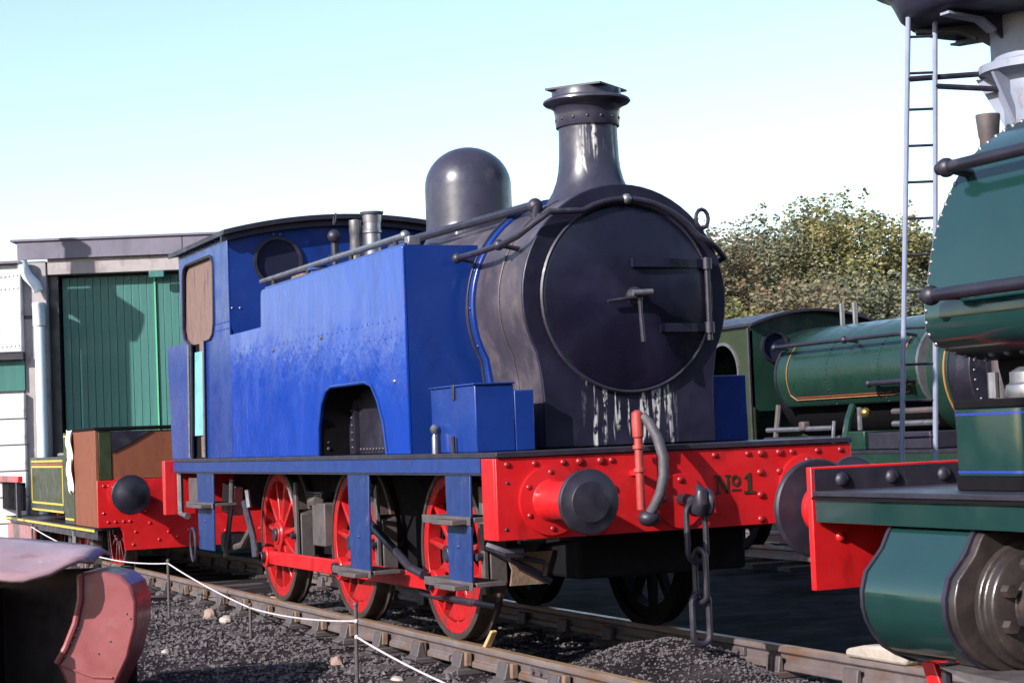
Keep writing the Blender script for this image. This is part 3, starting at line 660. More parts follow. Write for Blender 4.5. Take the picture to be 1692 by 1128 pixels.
    for a in (-20, 0, 20, 160, 180, 200, 150): rivet((-1.37, -.03 + .722 * math.cos(R(a)), ZC + .722 * math.sin(R(a))), (0, math.cos(R(a)), math.sin(R(a))), .014, 'blue', cl)
    MB().cyl((-1.43, -.03, ZC), (-5.88, -.03, ZC), .675, n=56).obj('boiler', 'smokebox', t)
    MB().box(-5.85, -1.5, -.58, .58, 1.245, 1.75).obj('boiler_cradle', 'soot_shade', t)
    MB().prism(prof[42:45] + [(prof[45][0], prof[45][1])], 'x', -.50, -.551) if False else None
    # door
    dr = MB().lathe([(.592, 0), (.592, .018), (.578, .030), (.565, .034), (.50, .055), (.38, .080), (.25, .096), (.12, .104), (.0005, .106)], (-.553, -.03, ZC + .0), (1, 0, 0), 72).obj('smokebox_door', 'door_black', t)
    MB().lathe([(.586, .016), (.600, .016), (.602, .026), (.592, .036), (.580, .030)], (-.553, -.03, ZC), (1, 0, 0), 72, closed=True).obj('door_rim', 'gun', dr)
    X = -.44
    hb = MB().lathe([(.0005, 0), (.055, 0), (.055, .03), (.03, .045), (.022, .10), (.0005, .10)], (-.455, -.03, ZC), (1, 0, 0), 20).obj('dart_boss', 'gun', dr)
    MB().tube([(-.37, -.03, ZC), (-.37, -.028, ZC - .10), (-.365, -.02, ZC - .29)], [.016, .013, .016], 10).obj('dart_handle', 'gun', dr)
    MB().tube([(-.345, -.09, ZC + .01), (-.345, .045, ZC + .015)], .020, 12).obj('dart_handle', 'steel', dr)
    MB().tube([(-.40, -.03, ZC - .01), (-.41, -.23, ZC - .035)], [.014, .010], 8).obj('dart_handle', 'gun', dr)
    for z, ya in ((ZC + .205, -.04), (ZC - .20, .15)):
        st = MB()
        for i in range(8):
            y0 = ya + (.52 - ya) * i / 8; y1 = ya + (.52 - ya) * (i + 1) / 8
            def dx(y):
                rr = min(.592, math.hypot(y + .03, z - ZC)); return -.553 + .112 * max(0.22, 1 - (rr / .6) ** 2) + .022
            st.add([(dx(y0) - .02, y0, z - .027), (dx(y1) - .02, y1, z - .027), (dx(y1) - .02, y1, z + .027), (dx(y0) - .02, y0, z + .027),
                    (dx(y0) + .012, y0, z - .027), (dx(y1) + .012, y1, z - .027), (dx(y1) + .012, y1, z + .027), (dx(y0) + .012, y0, z + .027)],
                   [(4, 5, 6, 7), (0, 1, 5, 4), (2, 3, 7, 6), (0, 4, 7, 3), (1, 2, 6, 5)])
        st.obj('hinge_strap', 'door_black', dr)
    MB().tube([(-.500, .525, ZC - .28), (-.500, .525, ZC + .245)], .019, 12).obj('hinge_pin', 'gun', dr)
    for z in (ZC + .205, ZC - .20): MB().cyl((-.500, .525, z - .035), (-.500, .525, z + .035), .032, n=14).obj('hinge_knuckle', 'gun', dr)
    # ---- chimney
    cx = -1.03
    ch = MB()
    base = []; n = 48
    rows = [(.31, -9), (.278, .02), (.245, .06), (.220, .11), (.204, .17), (.196, .24), (.192, .36), (.191, .455)]
    vs = []
    for r, hgt in rows:
        for i in range(n):
            a = 2 * math.pi * i / n; yy = r * math.sin(a); xx = r * math.cos(a)
            zz = ZC + math.sqrt(max(.01, .70 ** 2 - (yy * (1 if hgt < -1 else .9)) ** 2)) - .012 if hgt < -1 else None
            if zz is None:
                zb = ZC + math.sqrt(.70 ** 2 - yy ** 2); k = min(1, hgt / .22); zz = zb * (1 - k) + (ZC + .70) * k + hgt
            vs.append((cx + xx, -.015 + yy, zz))
    fs = [(j * n + i, j * n + (i + 1) % n, (j + 1) * n + (i + 1) % n, (j + 1) * n + i) for j in range(len(rows) - 1) for i in range(n)]
    ch.add(vs, fs)
    zt = 3.315
    cho = ch.obj('chimney', 'chimney', t, 0, 60, origin=(cx, 0, 3.1))
    cap = MB().lathe([(.1915, -.005), (.206, -.004), (.208, .0), (.210, .07), (.217, .115), (.240, .135), (.274, .148), (.286, .160), (.284, .172), (.262, .184), (.230, .192), (.226, .205), (.226, .235), (.18, .235), (.16, .12), (.16, -.004)], (cx, -.015, zt), (0, 0, 1), 48, closed=True).obj('chimney_cap', 'dome', cho, 0, 50)
    for i in range(14):
        a = 2 * math.pi * i / 14; rivet((cx + .209 * math.cos(a), -.015 + .209 * math.sin(a), zt + .045), (math.cos(a), math.sin(a), 0), .012, 'chimney', cap)
    lid = MB().box(cx - .20, cx + .20, -.015 - .20, -.015 + .20, 3.552, 3.566)
    lo = lid.obj('rain_cover', 'gun', cho, .002); lo.rotation_euler = (.0, 0, R(38))
    MB().tube([(cx + .31, -.10, ZC + .72), (cx + .31, -.08, ZC + .63)], .012, 6).obj('base_bolt', 'gun', cho)
    # ---- dome
    dprof = [(.41, -9), (.36, .02), (.335, .07), (.326, .16), (.326, .44)] + [(.326 * math.cos(R(a)), .44 + .30 * math.sin(R(a))) for a in range(8, 90, 8)] + [(.0005, .74)]
    n = 48; vs = []
    for r, hgt in dprof:
        for i in range(n):
            a = 2 * math.pi * i / n; yy = r * math.sin(a)
            zz = ZC + math.sqrt(.675 ** 2 - yy ** 2) - .01 if hgt < -1 else (ZC + (math.sqrt(.675 ** 2 - yy ** 2) if hgt < .05 else .675 - .04 * max(0, .16 - hgt) / .16) + hgt - (0 if hgt < .05 else .07))
            vs.append((-3.13 + r * math.cos(a), -.01 + yy, zz))
    MB().add(vs, [(j * n + i, j * n + (i + 1) % n, (j + 1) * n + (i + 1) % n, (j + 1) * n + i) for j in range(len(dprof) - 1) for i in range(n)]).obj('dome', 'dome', t, 0, 60)
    # ---- safety valves and whistle
    sv = MB().lathe([(.12, 0), (.12, .03), (.075, .05), (.07, .30), (.082, .31), (.082, .33), (.075, .335), (.075, .46), (.098, .47), (.105, .49), (.085, .49), (.08, .40), (.0005, .40)], (-5.42, .02, 2.82), (0, 0, 1), 24).obj('safety_valve', 'steel', t)
    MB().lathe([(.06, 0), (.05, .3), (.055, .31), (.055, .42), (.0005, .43)], (-5.52, -.10, 2.83), (0, 0, 1), 18).obj('valve_column', 'steel', sv)
    MB().tube([(-5.46, -.04, 2.9), (-5.46, -.04, 3.2)], .018, 8).obj('spring', 'gun', sv)
    wl = MB().tube([(-5.62, -.26, 2.85), (-5.62, -.26, 3.10), (-5.60, -.24, 3.16)], .035, 10).obj('whistle', 'gun', t)
    MB().tube([(-5.62 + .03 * math.cos(R(a)), -.25 + .03 * math.sin(R(a)) * .3, 3.27 + .05 * math.sin(R(a))) for a in range(0, 360, 40)], .008, 6, closed=True).obj('whistle_ring', 'gun', wl)
    MB().ball((-5.60, -.27, 3.12), .06).obj('whistle_valve', 'gun', wl)
    MB().tube([(-5.7, -.28, 2.95), (-5.45, -.22, 2.96)], .02, 8).obj('whistle_pipe', 'gun', wl)
    # ---- side tanks
    def tank(s):
        yo, yi = s * 1.135, s * .60
        top = [(-1.566, 1.2385), (-1.566, 2.60), (-4.93, 2.60), (-4.96, 2.30), (-5.93, 2.30), (-5.93, 1.2385)]
        top = round_poly(top, [0, 0.02, .06, .02, 0, 0])
        arch = [(-3.50, 1.2385), (-3.47, 1.45), (-3.38, 1.62), (-3.27, 1.71), (-3.15, 1.738), (-2.40, 1.738), (-2.26, 1.71), (-2.14, 1.60), (-2.04, 1.45), (-1.985, 1.2385)]
        o = MB().prism(top + arch, 'y', yo, yo - s * .022).obj('side_tank', 'blue_tank', t, .006, 30)
        MB().prism([(-1.582, 1.2385), (-1.582, 2.598), (-4.92, 2.598), (-4.95, 2.298), (-5.92, 2.298), (-5.92, 1.2385)] + arch, 'y', yo - s * .0225, yi).obj('tank_body', 'soot_shade', o)
        MB().box(-1.5665, -1.5815, min(yo - s * .0225, yi), max(yo - s * .0225, yi), 1.2385, 2.60).obj('tank_front', 'blue', o)
        MB().box(-4.92, -1.585, min(yo - s * .0225, yi), max(yo - s * .0225, yi), 2.5985, 2.602).obj('tank_top', 'blue', o)
        MB().box(-5.92, -4.93, min(yo - s * .0225, yi), max(yo - s * .0225, yi), 2.2985, 2.302).obj('tank_top', 'blue', o)
        # riveted edging round the opening and lamp brackets
        MB().tube([(a, yo + s * .004, z) for a, z in arch], .012, 6).obj('arch_beading', 'blue', o)
        MB().box(-4.9, -1.6, yo - s * .03, yo - s * .05, 2.601, 2.618).obj('tank_lip', 'blue', o)
        fl = MB().lathe([(.15, 0), (.15, .06), (.17, .065), (.17, .09), (.0005, .10)], (-3.95, s * .86, 2.60), (0, 0, 1), 20).obj('filler_lid', 'blue', o)
        MB().box(-1.70, -1.62, s * .98, s * 1.07, 2.60, 2.67).obj('rail_foot', 'steel', o, .01)
        MB().box(-4.9, -4.82, s * .98, s * 1.04, 2.60, 2.64).obj('rail_foot', 'steel', o, .01)
        MB().box(-4.35, -4.05, s * .85, s * 1.05, 2.60, 2.655).obj('gauge_box', 'keywood', o, .01)
        hr = MB().tube([(-5.36, s * 1.0, 2.705), (-1.88, s * 1.0, 2.695)], .023, 10).obj('tank_handrail', 'steel', t)
        for x in (-5.0, -4.05, -3.0, -2.05): MB().tube([(x, s * 1.0, 2.60), (x, s * 1.0, 2.71)], .018, 8).obj('stanchion', 'gun', hr)
        MB().ball((-1.87, s * 1.0, 2.697), .036).obj('rail_knob', 'steel', hr)
        if s < 0:
            for x, z in ((-1.80, 1.72),): rivet((x, yo, z), (0, s, 0), .018, 'steel', o, 'bolt')
            for x in (-4.62, -3.35): rivet((x, yo, 2.09 if x < -4 else 2.11), (0, s, 0), .020, 'iron', o, 'bolt')
            # plate behind the opening with rivet rows
            for i in range(9):
                z = 1.29 + i * .048; xx = -3.497 + (.0 if z < 1.45 else (z - 1.45) * .45)
                rivet((xx + .004, -1.06, z), (1, 0, 0), .017, 'gun', o)
            for zr in (2.13, 2.02):
                for i in range(26): rivet((-4.55 + i * .112 + (.03 if zr == 2.02 else 0), yo, zr + .006 * math.sin(i * 1.3)), (0, s, 0), .014, 'blue_tank', o, 'stay_head', .16)
            ip = MB().box(-3.62, -2.02, -.865, -.845, 1.245, 1.80).obj('firebox_plate', 'black', t)
            MB().box(-3.48, -3.35, -.90, -.868, 1.245, 1.74).obj('plate_angle', 'black', ip)
            MB().box(-2.22, -2.06, -.90, -.868, 1.245, 1.55).obj('plate_angle', 'black', ip)
            for i in range(8): rivet((-3.42, -.90, 1.29 + i * .055), (0, -1, 0), .017, 'gun', ip)
            for i in range(16): rivet((-3.32 + i * .07, -.868, 1.275), (0, -1, 0), .017, 'gun', ip)
            for i in range(6): rivet((-2.15, -.90, 1.29 + i * .05), (0, -1, 0), .017, 'gun', ip)
            MB().tube([(-2.03, -.95, 1.25), (-2.02, -.95, 1.36), (-2.06, -.95, 1.46), (-2.02, -.95, 1.5)], .02, 8).obj('drain_cock', 'steel', ip)
    tank(-1); tank(1)
    # ---- cab
    cab = MB().box(-7.9, -5.93, -1.10, 1.10, 1.239, 1.26).obj('cab_floor', 'soot_shade', t)
    for s in (-1, 1):
        y0, y1 = s * 1.135, s * 1.118
        up_ = [(-5.932, 1.2395), (-5.932, 3.165), (-7.72, 3.165), (-7.665, 2.32), (-8.30, 2.335), (-8.20, 1.2395)]
        door = [(-7.39, 1.2395), (-7.31, 2.30), (-7.44, 2.32), (-7.55, 2.36), (-7.605, 2.46), (-7.545, 2.96), (-7.50, 3.02), (-7.42, 3.045),
                (-6.55, 3.045), (-6.46, 3.02), (-6.42, 2.95), (-6.45, 2.44), (-6.50, 2.34), (-6.60, 2.30), (-6.775, 2.295), (-6.86, 1.2395)]
        side = MB().prism(up_ + door, 'y', y0, y1).obj('cab_side', 'blue', t, .003)
        MB().tube([(x, y0 + s * .003, z) for x, z in door], .013, 6).obj('door_beading', 'gun', side)
        if s < 0:
            wb = MB().prism([(-7.62, 2.30), (-6.40, 2.28), (-6.40, 3.07), (-7.62, 3.07)], 'y', -1.105, -1.085).obj('window_board', 'plywood', side)
            MB().prism([(-7.10, 2.20), (-6.98, 2.21), (-6.98, 2.32), (-7.10, 2.32)], 'y', -1.112, -1.106).obj('board_tongue', 'plywood', side)
            MB().prism([(-7.36, 1.45), (-7.03, 1.45), (-6.96, 2.22), (-7.27, 2.22)], 'y', -1.115, -1.095).obj('door_strip', 'cyan', side)
            MB().box(-7.45, -6.75, -1.094, -1.08, 1.25, 2.30).obj('door_back', 'soot_shade', side)
            MB().prism([(-7.14, 1.25), (-6.97, 1.25), (-6.97, 1.44), (-7.14, 1.44)], 'y', -1.112, -1.097).obj('kick_board', 'keywood', side)
            for a, b in ((-7.40, -7.33), (-6.84, -6.765)): MB().tube([(a, -1.16, 1.25), (b, -1.16, 2.30)], .012, 8).obj('grab_rail', 'steel', side)
            for i in range(7): rivet((-6.38 + i * .07, -1.135, 2.36), (0, -1, 0), .010, 'blue', side)
            for i in range(7): rivet((-6.38 + i * .07, -1.135, 2.42), (0, -1, 0), .010, 'blue', side)
    # spectacle plate: two halves, each with a round window
    def ztop(y): return 3.315 - .125 * (y / 1.135) ** 2 - .03
    for s in (-1, 1):
        ys = [s * 1.117 * i / 10 for i in range(11)]
        outer = [(y, ztop(y)) for y in ys] + [(s * 1.117, 2.25), (0, 2.25)]
        sp = MB().plate_hole(outer, (s * .67 - .015, 2.93), .20, 'x', -5.93, -5.95, 48).obj('spectacle_plate', 'blue', t)
        MB().lathe([(.195, 0), (.222, 0), (.222, .022), (.195, .022)], (-5.93, s * .67 - .015, 2.93), (1, 0, 0), 40, closed=True).obj('window_frame', 'gun', sp)
        MB().cyl((-5.938, s * .67 - .015, 2.93), (-5.944, s * .67 - .015, 2.93), .199, n=40).obj('window_pane', 'glass', sp)
        for y, z in ((.03, .245), (-.03, .245), (-.35, -.40), (-.42, -.40)): rivet((-5.93, s * .67 - .015 + y, 2.93 + z), (1, 0, 0), .012, 'steel', sp, 'bolt')
    MB().box(-7.72, -7.70, -1.11, 1.11, 1.3, 3.2).obj('cab_back', 'blue', t)
    rf = []; N = 24
    for k in range(N + 1):
        y = -1.20 + 2.40 * k / N; rf.append((y, 3.345 - .150 * (y / 1.2) ** 2))
    poly = rf + [(y, z - .045) for y, z in reversed(rf)]
    ro = MB().prism(poly, 'x', -5.80, -7.86).obj('cab_roof', 'black', t, .004)
    gut = [(y, z - .046) for y, z in rf]; poly = gut + [(y, z - .05) for y, z in reversed(gut)]
    MB().prism(poly, 'x', -5.86, -5.905).obj('roof_angle', 'black', ro)
    MB().box(-8.29, -7.73, -1.11, 1.11, 1.25, 2.25).obj('coal_bunker', 'blue', t)
    rb = MB().box(-8.06, -7.95, -1.275, 1.275, .71, 1.225).obj('rear_buffer_beam', 'red', t, .004)
    for y in (-.865, .865): buffer(t, -8.06, y, .95, -1)
    # ---- sandboxes
    sb = MB().box(-1.16, -.43, -1.13, -.875, 1.2385, 1.640).box(-1.16, -.43, -.8745, -.745, 1.2385, 1.603)
    so_ = sb.obj('sandbox', 'blue', t, .008)
    MB().box(-1.17, -.42, -1.14, -.870, 1.6405, 1.652).obj('lid', 'blue', so_, .003)
    MB().box(-.78, -.74, -1.141, -1.131, 1.56, 1.655).obj('hasp', 'gun', so_, .003)
    MB().box(-1.60, -1.0, .62, 1.07, 1.2385, 1.675).obj('sandbox', 'blue', t, .008)
    MB().lathe([(.022, 0), (.020, .10), (.014, .12), (.028, .14), (.030, .16), (.015, .18)], (-1.02, -1.165, 1.238), (0, 0, 1), 12).obj('lubricator', 'steel', t)
    MB().tube([(-.73, -1.16, 1.238), (-.73, -1.16, 1.34)], .014, 8).obj('sand_rod', 'gun', t)
    # ---- handrails
    hr = [(-1.46, -.80, 2.50), (-1.1, -.80, 2.50), (-.74, -.78, 2.515), (-.60, -.735, 2.55), (-.515, -.66, 2.62), (-.490, -.56, 2.69)]
    for a in range(118, 36, -7): hr.append((-.490, -.03 + .655 * math.cos(R(a)), ZC - .045 + .655 * math.sin(R(a))) if a > 0 else None)
    hr += [(-.490, .54, 2.46 + .05), (-.515, .605, 2.48), (-.58, .70, 2.42), (-.8, .745, 2.40), (-1.4, .745, 2.40)]
    ho = MB().tube(hr, .020, 10).obj('smokebox_handrail', 'gun', t)
    for x, y, z in ((-1.44, -.80, 2.50), (-.78, -.785, 2.515)):
        MB().ball((x, y, z), .036).obj('rail_knob', 'gun', ho); MB().tube([(x, y, z), (x, y + .16, z - .03)], .016, 8).obj('rail_pillar', 'gun', ho)
    for a in (90,):
        y, z = -.03, ZC + .61; MB().ball((-.49, y, z), .034).obj('rail_knob', 'steel', ho); MB().tube([(-.49, y, z), (-.555, y, z)], .016, 8).obj('rail_pillar', 'gun', ho)
    MB().tube([(-.49 + .0 * a, .50 + .045 * math.cos(R(a)), 2.655 + .06 * math.sin(R(a))) for a in range(0, 360, 30)], .013, 8, closed=True).obj('lamp_loop', 'gun', ho)
    pp = MB().tube([(-3.6, -.47, 2.80), (-3.0, -.47, 2.812), (-.98, -.45, 2.79), (-.92, -.45, 2.765), (-.93, -.46, 2.70)], .030, 10).obj('ejector_pipe', 'gun', t)
    MB().ball((-.95, -.45, 2.785), .050).obj('pipe_elbow', 'gun', pp)
    MB().tube([(-1.0, -.45, 2.73), (-.82, -.44, 2.70)], .022, 8).obj('pipe_union', 'gun', pp)
    # ---- wheels and rods
    XW = (-5.772, -3.758, -1.744)
    for i, x in enumerate(XW):
        wheel(t, x, -.80, -1, weight=0 if i == 0 else 1); wheel(t, x, .74, 1, weight=0, crank=None, mt='soot_shade')  # far wheels and tyres near black, the underside shade put into their colour
        MB().cyl((x, -.7, .57), (x, .65, .57), .075, n=16).obj('axle', 'soot_shade', t)
        for s in (-.62, .62):
            MB().box(x - .14, x + .14, s - .09, s + .09, .42, .74).obj('axlebox', 'soot_shade', t, .01)
    cx_, cz_ = -.045, .38
    for k, (a, b) in enumerate(((XW[0], XW[1]), (XW[1], XW[2]))):
        r_ = MB().box(a + cx_ + .07, b + cx_ - .07, -.905, -.865, cz_ - .058, cz_ + .058).obj('coupling_rod', 'red', t, .008)
    for x in XW:
        MB().cyl((x + cx_, -.852, cz_), (x + cx_, -.925, cz_), .088, n=22).obj('rod_end', 'red', t, .006)
        MB().cyl((x + cx_, -.925, cz_), (x + cx_, -.965, cz_), .048, n=14).obj('rod_nut', 'gun', t, .005)
    # brakes, hangers and springs
    for i, x in enumerate(XW):
        bx_ = x + .66
        MB().prism([(bx_ - .07, .36), (bx_ - .015, .34), (bx_ + .05, .40), (bx_ + .05, .76), (bx_ - .01, .80), (bx_ - .055, .68), (bx_ - .04, .50)], 'y', -.82, -.70).obj('brake_block', 'iron', t, .01)
        MB().box(bx_ - .01, bx_ + .05, -.86, -.83, .34, 1.02).obj('brake_hanger', 'iron', t, .006)
        MB().cyl((bx_ + .02, -.9, .58), (bx_ + .02, -.66, .58), .025, n=10).obj('hanger_pin', 'gun', t)
    for x0_, x1_ in ((XW[0] + .68, XW[1] - .64), (XW[1] + .68, XW[2] - .64)):
        pass
    MB().tube([(-3.08, -.80, .33), (-2.2, -.80, .27), (-1.0, -.80, .27)], .022, 8).obj('brake_rod', 'gun', t)
    MB().tube([(-3.02, -.98, .80), (-2.42, -.98, .60), (-2.05, -.98, .47), (-1.80, -.98, .44)], .030, 8).obj('sand_pipe', 'gun', t)
    MB().tube([(-3.0, -.98, 1.06), (-2.98, -.98, .84), (-2.75, -.98, 1.04)], .020, 8).obj('sand_pipe', 'gun', t)
    MB().box(-4.62, -4.30, -.86, -.70, .52, .86).obj('spring_buckle', 'iron', t, .01)
    MB().tube([(-4.75, -.82, .86), (-4.5, -.84, .88)], .04, 8).obj('spring_hanger', 'iron', t)
    for i in range(5): MB().box(-5.25 + .03 * i, -4.75 - .03 * i, -.72, -.62, .92 - i * .022, .938 - i * .022).obj('spring_leaf', 'gun', t)
    # injector and pipes under the cab
    MB().prism([(-6.95, .75), (-6.55, .72), (-6.50, .98), (-6.85, 1.02)], 'y', -1.0, -.90).obj('injector', 'steel', t, .01)
    MB().tube([(-6.45, -1.02, 1.05), (-6.5, -1.02, .80), (-6.75, -1.02, .36)], .024, 8).obj('injector_pipe', 'steel', t)
    MB().tube([(-6.2, -.98, .85), (-5.95, -.98, .55), (-5.9, -.98, .38)], .030, 8).obj('injector_pipe', 'gun', t)
    MB().tube([(-6.1, -.98, .95), (-6.05, -.98, .80)], .022, 8).obj('injector_pipe', 'steel', t)
    MB().tube([(-6.9, -.98, .40), (-6.3, -.98, .47), (-6.0, -.98, .62)], .032, 8).obj('injector_pipe', 'iron', t)
    MB().box(-7.0, -6.6, -1.0, -.8, .40, .56).obj('drain_tank', 'iron', t, .02)
    MB().tube([(-7.86, -1.15, 1.11), (-7.86, -1.15, .72), (-7.6, -1.15, .70)], .030, 8).obj('rear_pipe', 'steel', t)
    MB().box(-7.66, -7.30, -1.12, -1.02, .82, 1.06).obj('valve_box', 'iron', t, .01)
    chain = MB().tube([(-7.05 + .09 * math.cos(R(a)), -1.24, .46 + .15 * math.sin(R(a))) for a in range(0, 360, 24)], .013, 8, closed=True).obj('lamp_hook', 'gun', t)
    # ---- steps
    for xa, xb, z0, treads in ((-.80, -.40, .47, ((.46, .0), (.845, .0))), (-2.68, -2.235, .45, ((.44, .0),)), (-7.02, -6.44, .42, ((.83, 0.0),))):
        st = MB().prism([(xa, 1.105), (xb, 1.105), (xb - .03, z0), (xa + .005, z0)], 'y', -1.195, -1.178).obj('step_plate', 'blue_step', t, .004)
        for z, _ in treads:
            MB().box(xa - .40, xb + .0, -1.176, -.985, z - .015, z + .012).obj('tread', 'iron', st, .004)
            MB().box(xa - .40, xb + .0, -1.205, -1.1955, z - .035, z + .016).obj('tread_lip', 'iron', st, .003)
            MB().box(xa + .02, xb - .05, -1.30, -1.2055, z - .03, z + .0).obj('tread_nose', 'iron', st, .004)
        rivet(((xa + xb) / 2 - .02, -1.195, .68), (0, -1, 0), .014, 'blue_step', st, 'bolt')
build_blue()

# ================================================================== NEAR GREEN SADDLE TANK ENGINE
def handrail(root, pts, r, mt, knobs, off, name='handrail', kr=.04):
    h = MB().tube(pts, r, 12).obj(name, mt, root)
    for p in knobs:
        MB().ball(p, kr).obj('rail_knob', mt, h); MB().tube([p, Vector(p) + Vector(off)], r * .8, 8).obj('rail_pillar', mt, h)
    return h
def build_near_green():
    t = thing('saddle_tank_locomotive', 'glossy green saddle tank engine cut off by the right edge of the picture', 'locomotive', (3.06, .15, 0), world=True)
    C = .16
    bb = MB().box(3.06, 3.098, -1.055, 1.375, .624, 1.145).obj('buffer_beam', 'red', t, .005)
    MB().box(3.0985, 3.106, -1.04, 1.36, 1.046, 1.135).obj('beam_top_strip', 'gun', bb)
    for y in (-.906, -.651, -.38, .7): rivet((3.106, y, 1.088), (1, 0, 0), .034, 'gun', bb, 'bolt')
    for y, z in ((-.92, .846), (-.35, .85), (-.35, .70)): rivet((3.098, y, z), (1, 0, 0), .026, 'red', bb, 'bolt')
    for y in (-.70, 1.02): buffer(t, 3.06, y, .945, -1, L=.50, r=.225, head='gun', mt='red')
    MB().box(3.107, 9.5, -1.06, 1.38, 1.022, 1.045).obj('running_plate', 'gun', t, .004)
    MB().box(3.107, 9.5, -1.045, -1.010, .912, 1.020).obj('valance', 'green', t, .003)
    MB().box(3.107, 9.5, -1.062, -1.046, 1.008, 1.020).obj('valance_edge', 'soot_shade', t)
    for y in (-.45, .77): MB().box(3.1, 9.4, y - .02, y + .02, .40, 1.02).obj('frame_plate', 'soot_shade', t)
    # cylinder
    cp = [(-1.015, .905), (-1.032, .883), (-1.064, .824), (-1.108, .775), (-1.145, .735), (-1.166, .665), (-1.166, .60), (-1.151, .545), (-1.120, .49), (-1.078, .44), (-1.02, .405), (-.95, .375), (-.865, .362), (-.78, .375), (-.68, .42), (-.62, .50), (-.60, .905)]
    cy = MB().prism(cp, 'x', 3.62, 4.13).obj('cylinder_cladding', 'green', t, .004, 50)
    big = [(-.865 + (y + .865) * 1.02, .63 + (z - .63) * 1.02) for y, z in cp]
    MB().prism(big, 'x', 3.60, 3.619).obj('cladding_band', 'gun', cy); MB().prism(big, 'x', 4.131, 4.155).obj('cladding_band', 'gun', cy)
    MB().prism([(-.865 + (y + .865) * .985, .63 + (z - .63) * .985) for y, z in cp], 'x', 4.156, 4.20).obj('cylinder_flange', 'oily', cy, .006)
    cov = MB().lathe([(.24, 0), (.24, .03), (.22, .04), (.215, .075), (.20, .085), (.12, .09), (.115, .20), (.09, .21), (.0005, .21)], (4.20, -.84, .625), (1, 0, 0), 32).obj('cylinder_cover', 'oily', t, .005)
    for i in range(8):
        a = R(22 + 45 * i); MB().cyl((4.28, -.84 + .17 * math.cos(a), .625 + .17 * math.sin(a)), (4.325, -.84 + .17 * math.cos(a), .625 + .17 * math.sin(a)), .026, n=6).obj('cover_nut', 'oily', cov)
    MB().cyl((4.38, -.84, .625), (5.4, -.84, .625), .035, n=14).obj('piston_rod', 'brass', t)
    for z in (.76, .49): MB().box(4.34, 5.6, -.89, -.79, z - .03, z + .03).obj('slide_bar', 'steel', t, .006)
    MB().box(4.36, 4.60, -.93, -.75, .80, .86).obj('oil_box', 'iron', t, .01)
    MB().lathe([(.03, 0), (.035, .05), (.02, .07), (.014, .10)], (4.42, -.86, .86), (0, 0, 1), 12).obj('oil_cup', 'red', t)
    MB().prism([(4.0, .395), (4.75, .37), (4.75, .35), (4.30, .335)], 'y', -1.10, -.80).obj('drip_plate', 'iron', t)
    for x in (3.72, 4.05): MB().tube([(x, -.865, .37), (x, -.865, .28), (x - .05, -.88, .24)], .022, 8).obj('drain_cock', 'gun', t)
    MB().prism([(3.44, .62), (3.50, .62), (3.57, .38), (3.66, .20), (3.66, .10), (3.60, .10), (3.54, .26), (3.46, .44)], 'y', -.83, -.80).obj('guard_iron', 'red', t, .004)
    wheel(t, 5.0, -.66, -1, R_=.48, weight=0); wheel(t, 4.45, .86, 1, R_=.48, weight=0, crank=None)
    # saddle tank
    half = [(-.377, 1.565), (-.50, 1.590), (-.561, 1.610), (-.620, 1.632), (-.651, 1.663), (-.668, 1.70), (-.672, 1.755), (-.668, 1.80), (-.653, 1.866), (-.635, 1.97), (-.61, 2.07), (-.575, 2.165), (-.528, 2.251), (-.478, 2.33), (-.419, 2.407), (-.34, 2.475), (-.253, 2.529), (-.17, 2.573), (-.081, 2.607), (.02, 2.632), (.10, 2.643), (C, 2.646)]
    sec = half + [(2 * C - y, z) for y, z in reversed(half[:-1])]
    tk = MB().prism(sec, 'x', 3.42, 8.6).obj('saddle_tank', 'green', t, .008, 40)
    # rivets on the end edge, spaced along the outline
    pts = [Vector((0, y, z)) for y, z in half]; acc = 0; step = .052
    for a, b in zip(pts[:-1], pts[1:]):
        L_ = (b - a).length; d = (b - a) / L_; nrm = Vector((0, -d.z, d.y))
        if nrm.y > .2: nrm = -nrm
        nrm = Vector((0, -abs(d.z), d.y if d.y > 0 else d.y)); nrm = Vector((0, -d.z, d.y)).normalized()
        while acc < L_:
            p = a + d * acc; rivet((3.435, p.y, p.z), tuple(nrm), .0115, 'steel', tk); acc += step
        acc -= L_
    handrail(t, [(3.42, -.555, 2.376), (3.6, -.555, 2.376), (7.5, -.555, 2.38)], .027, 'black', [(3.47, -.555, 2.376), (5.8, -.555, 2.38)], (.05, .14, -.04), kr=.042)
    handrail(t, [(3.575, -.775, 1.828), (7.5, -.775, 1.82)], .027, 'black', [(3.62, -.775, 1.828), (5.9, -.775, 1.82)], (.04, .12, 0), kr=.042)
    MB().lathe([(.036, 0), (.036, .09), (.042, .10), (.052, .14), (.055, .155), (.03, .155)], (3.7, .33, 2.58), (0, 0, 1), 20).obj('tank_vent', 'iron', t)
    # smokebox saddle, sand box and fittings
    MB().cyl((3.46, C, 1.62), (8.4, C, 1.62), .50, n=36).obj('boiler', 'soot_shade', t)
    MB().box(3.50, 4.3, C - .46, C + .46, 1.045, 1.60).obj('smokebox_saddle', 'black', t, .01)
    for i in range(3): rivet((3.60 + .05 * i * 2, -.47, 1.585), (0, -.3, -1), .018, 'steel', t, 'bolt')
    sp = round_poly([(3.845, -.86), (4.235, -.86), (4.235, -.40), (3.845, -.40)], [.02, .06, .06, .02])
    sbx = MB().prism(sp, 'z', 1.10, 1.36).obj('sandbox', 'green', t, .004)
    sp2 = [(4.04 + (x - 4.04) * 1.02, -.63 + (y + .63) * 1.02) for x, y in sp]
    MB().prism(sp2, 'z', 1.361, 1.395).obj('lid', 'soot_shade', sbx, .006); MB().prism(sp2, 'z', 1.046, 1.099).obj('base', 'soot_shade', sbx, .004)
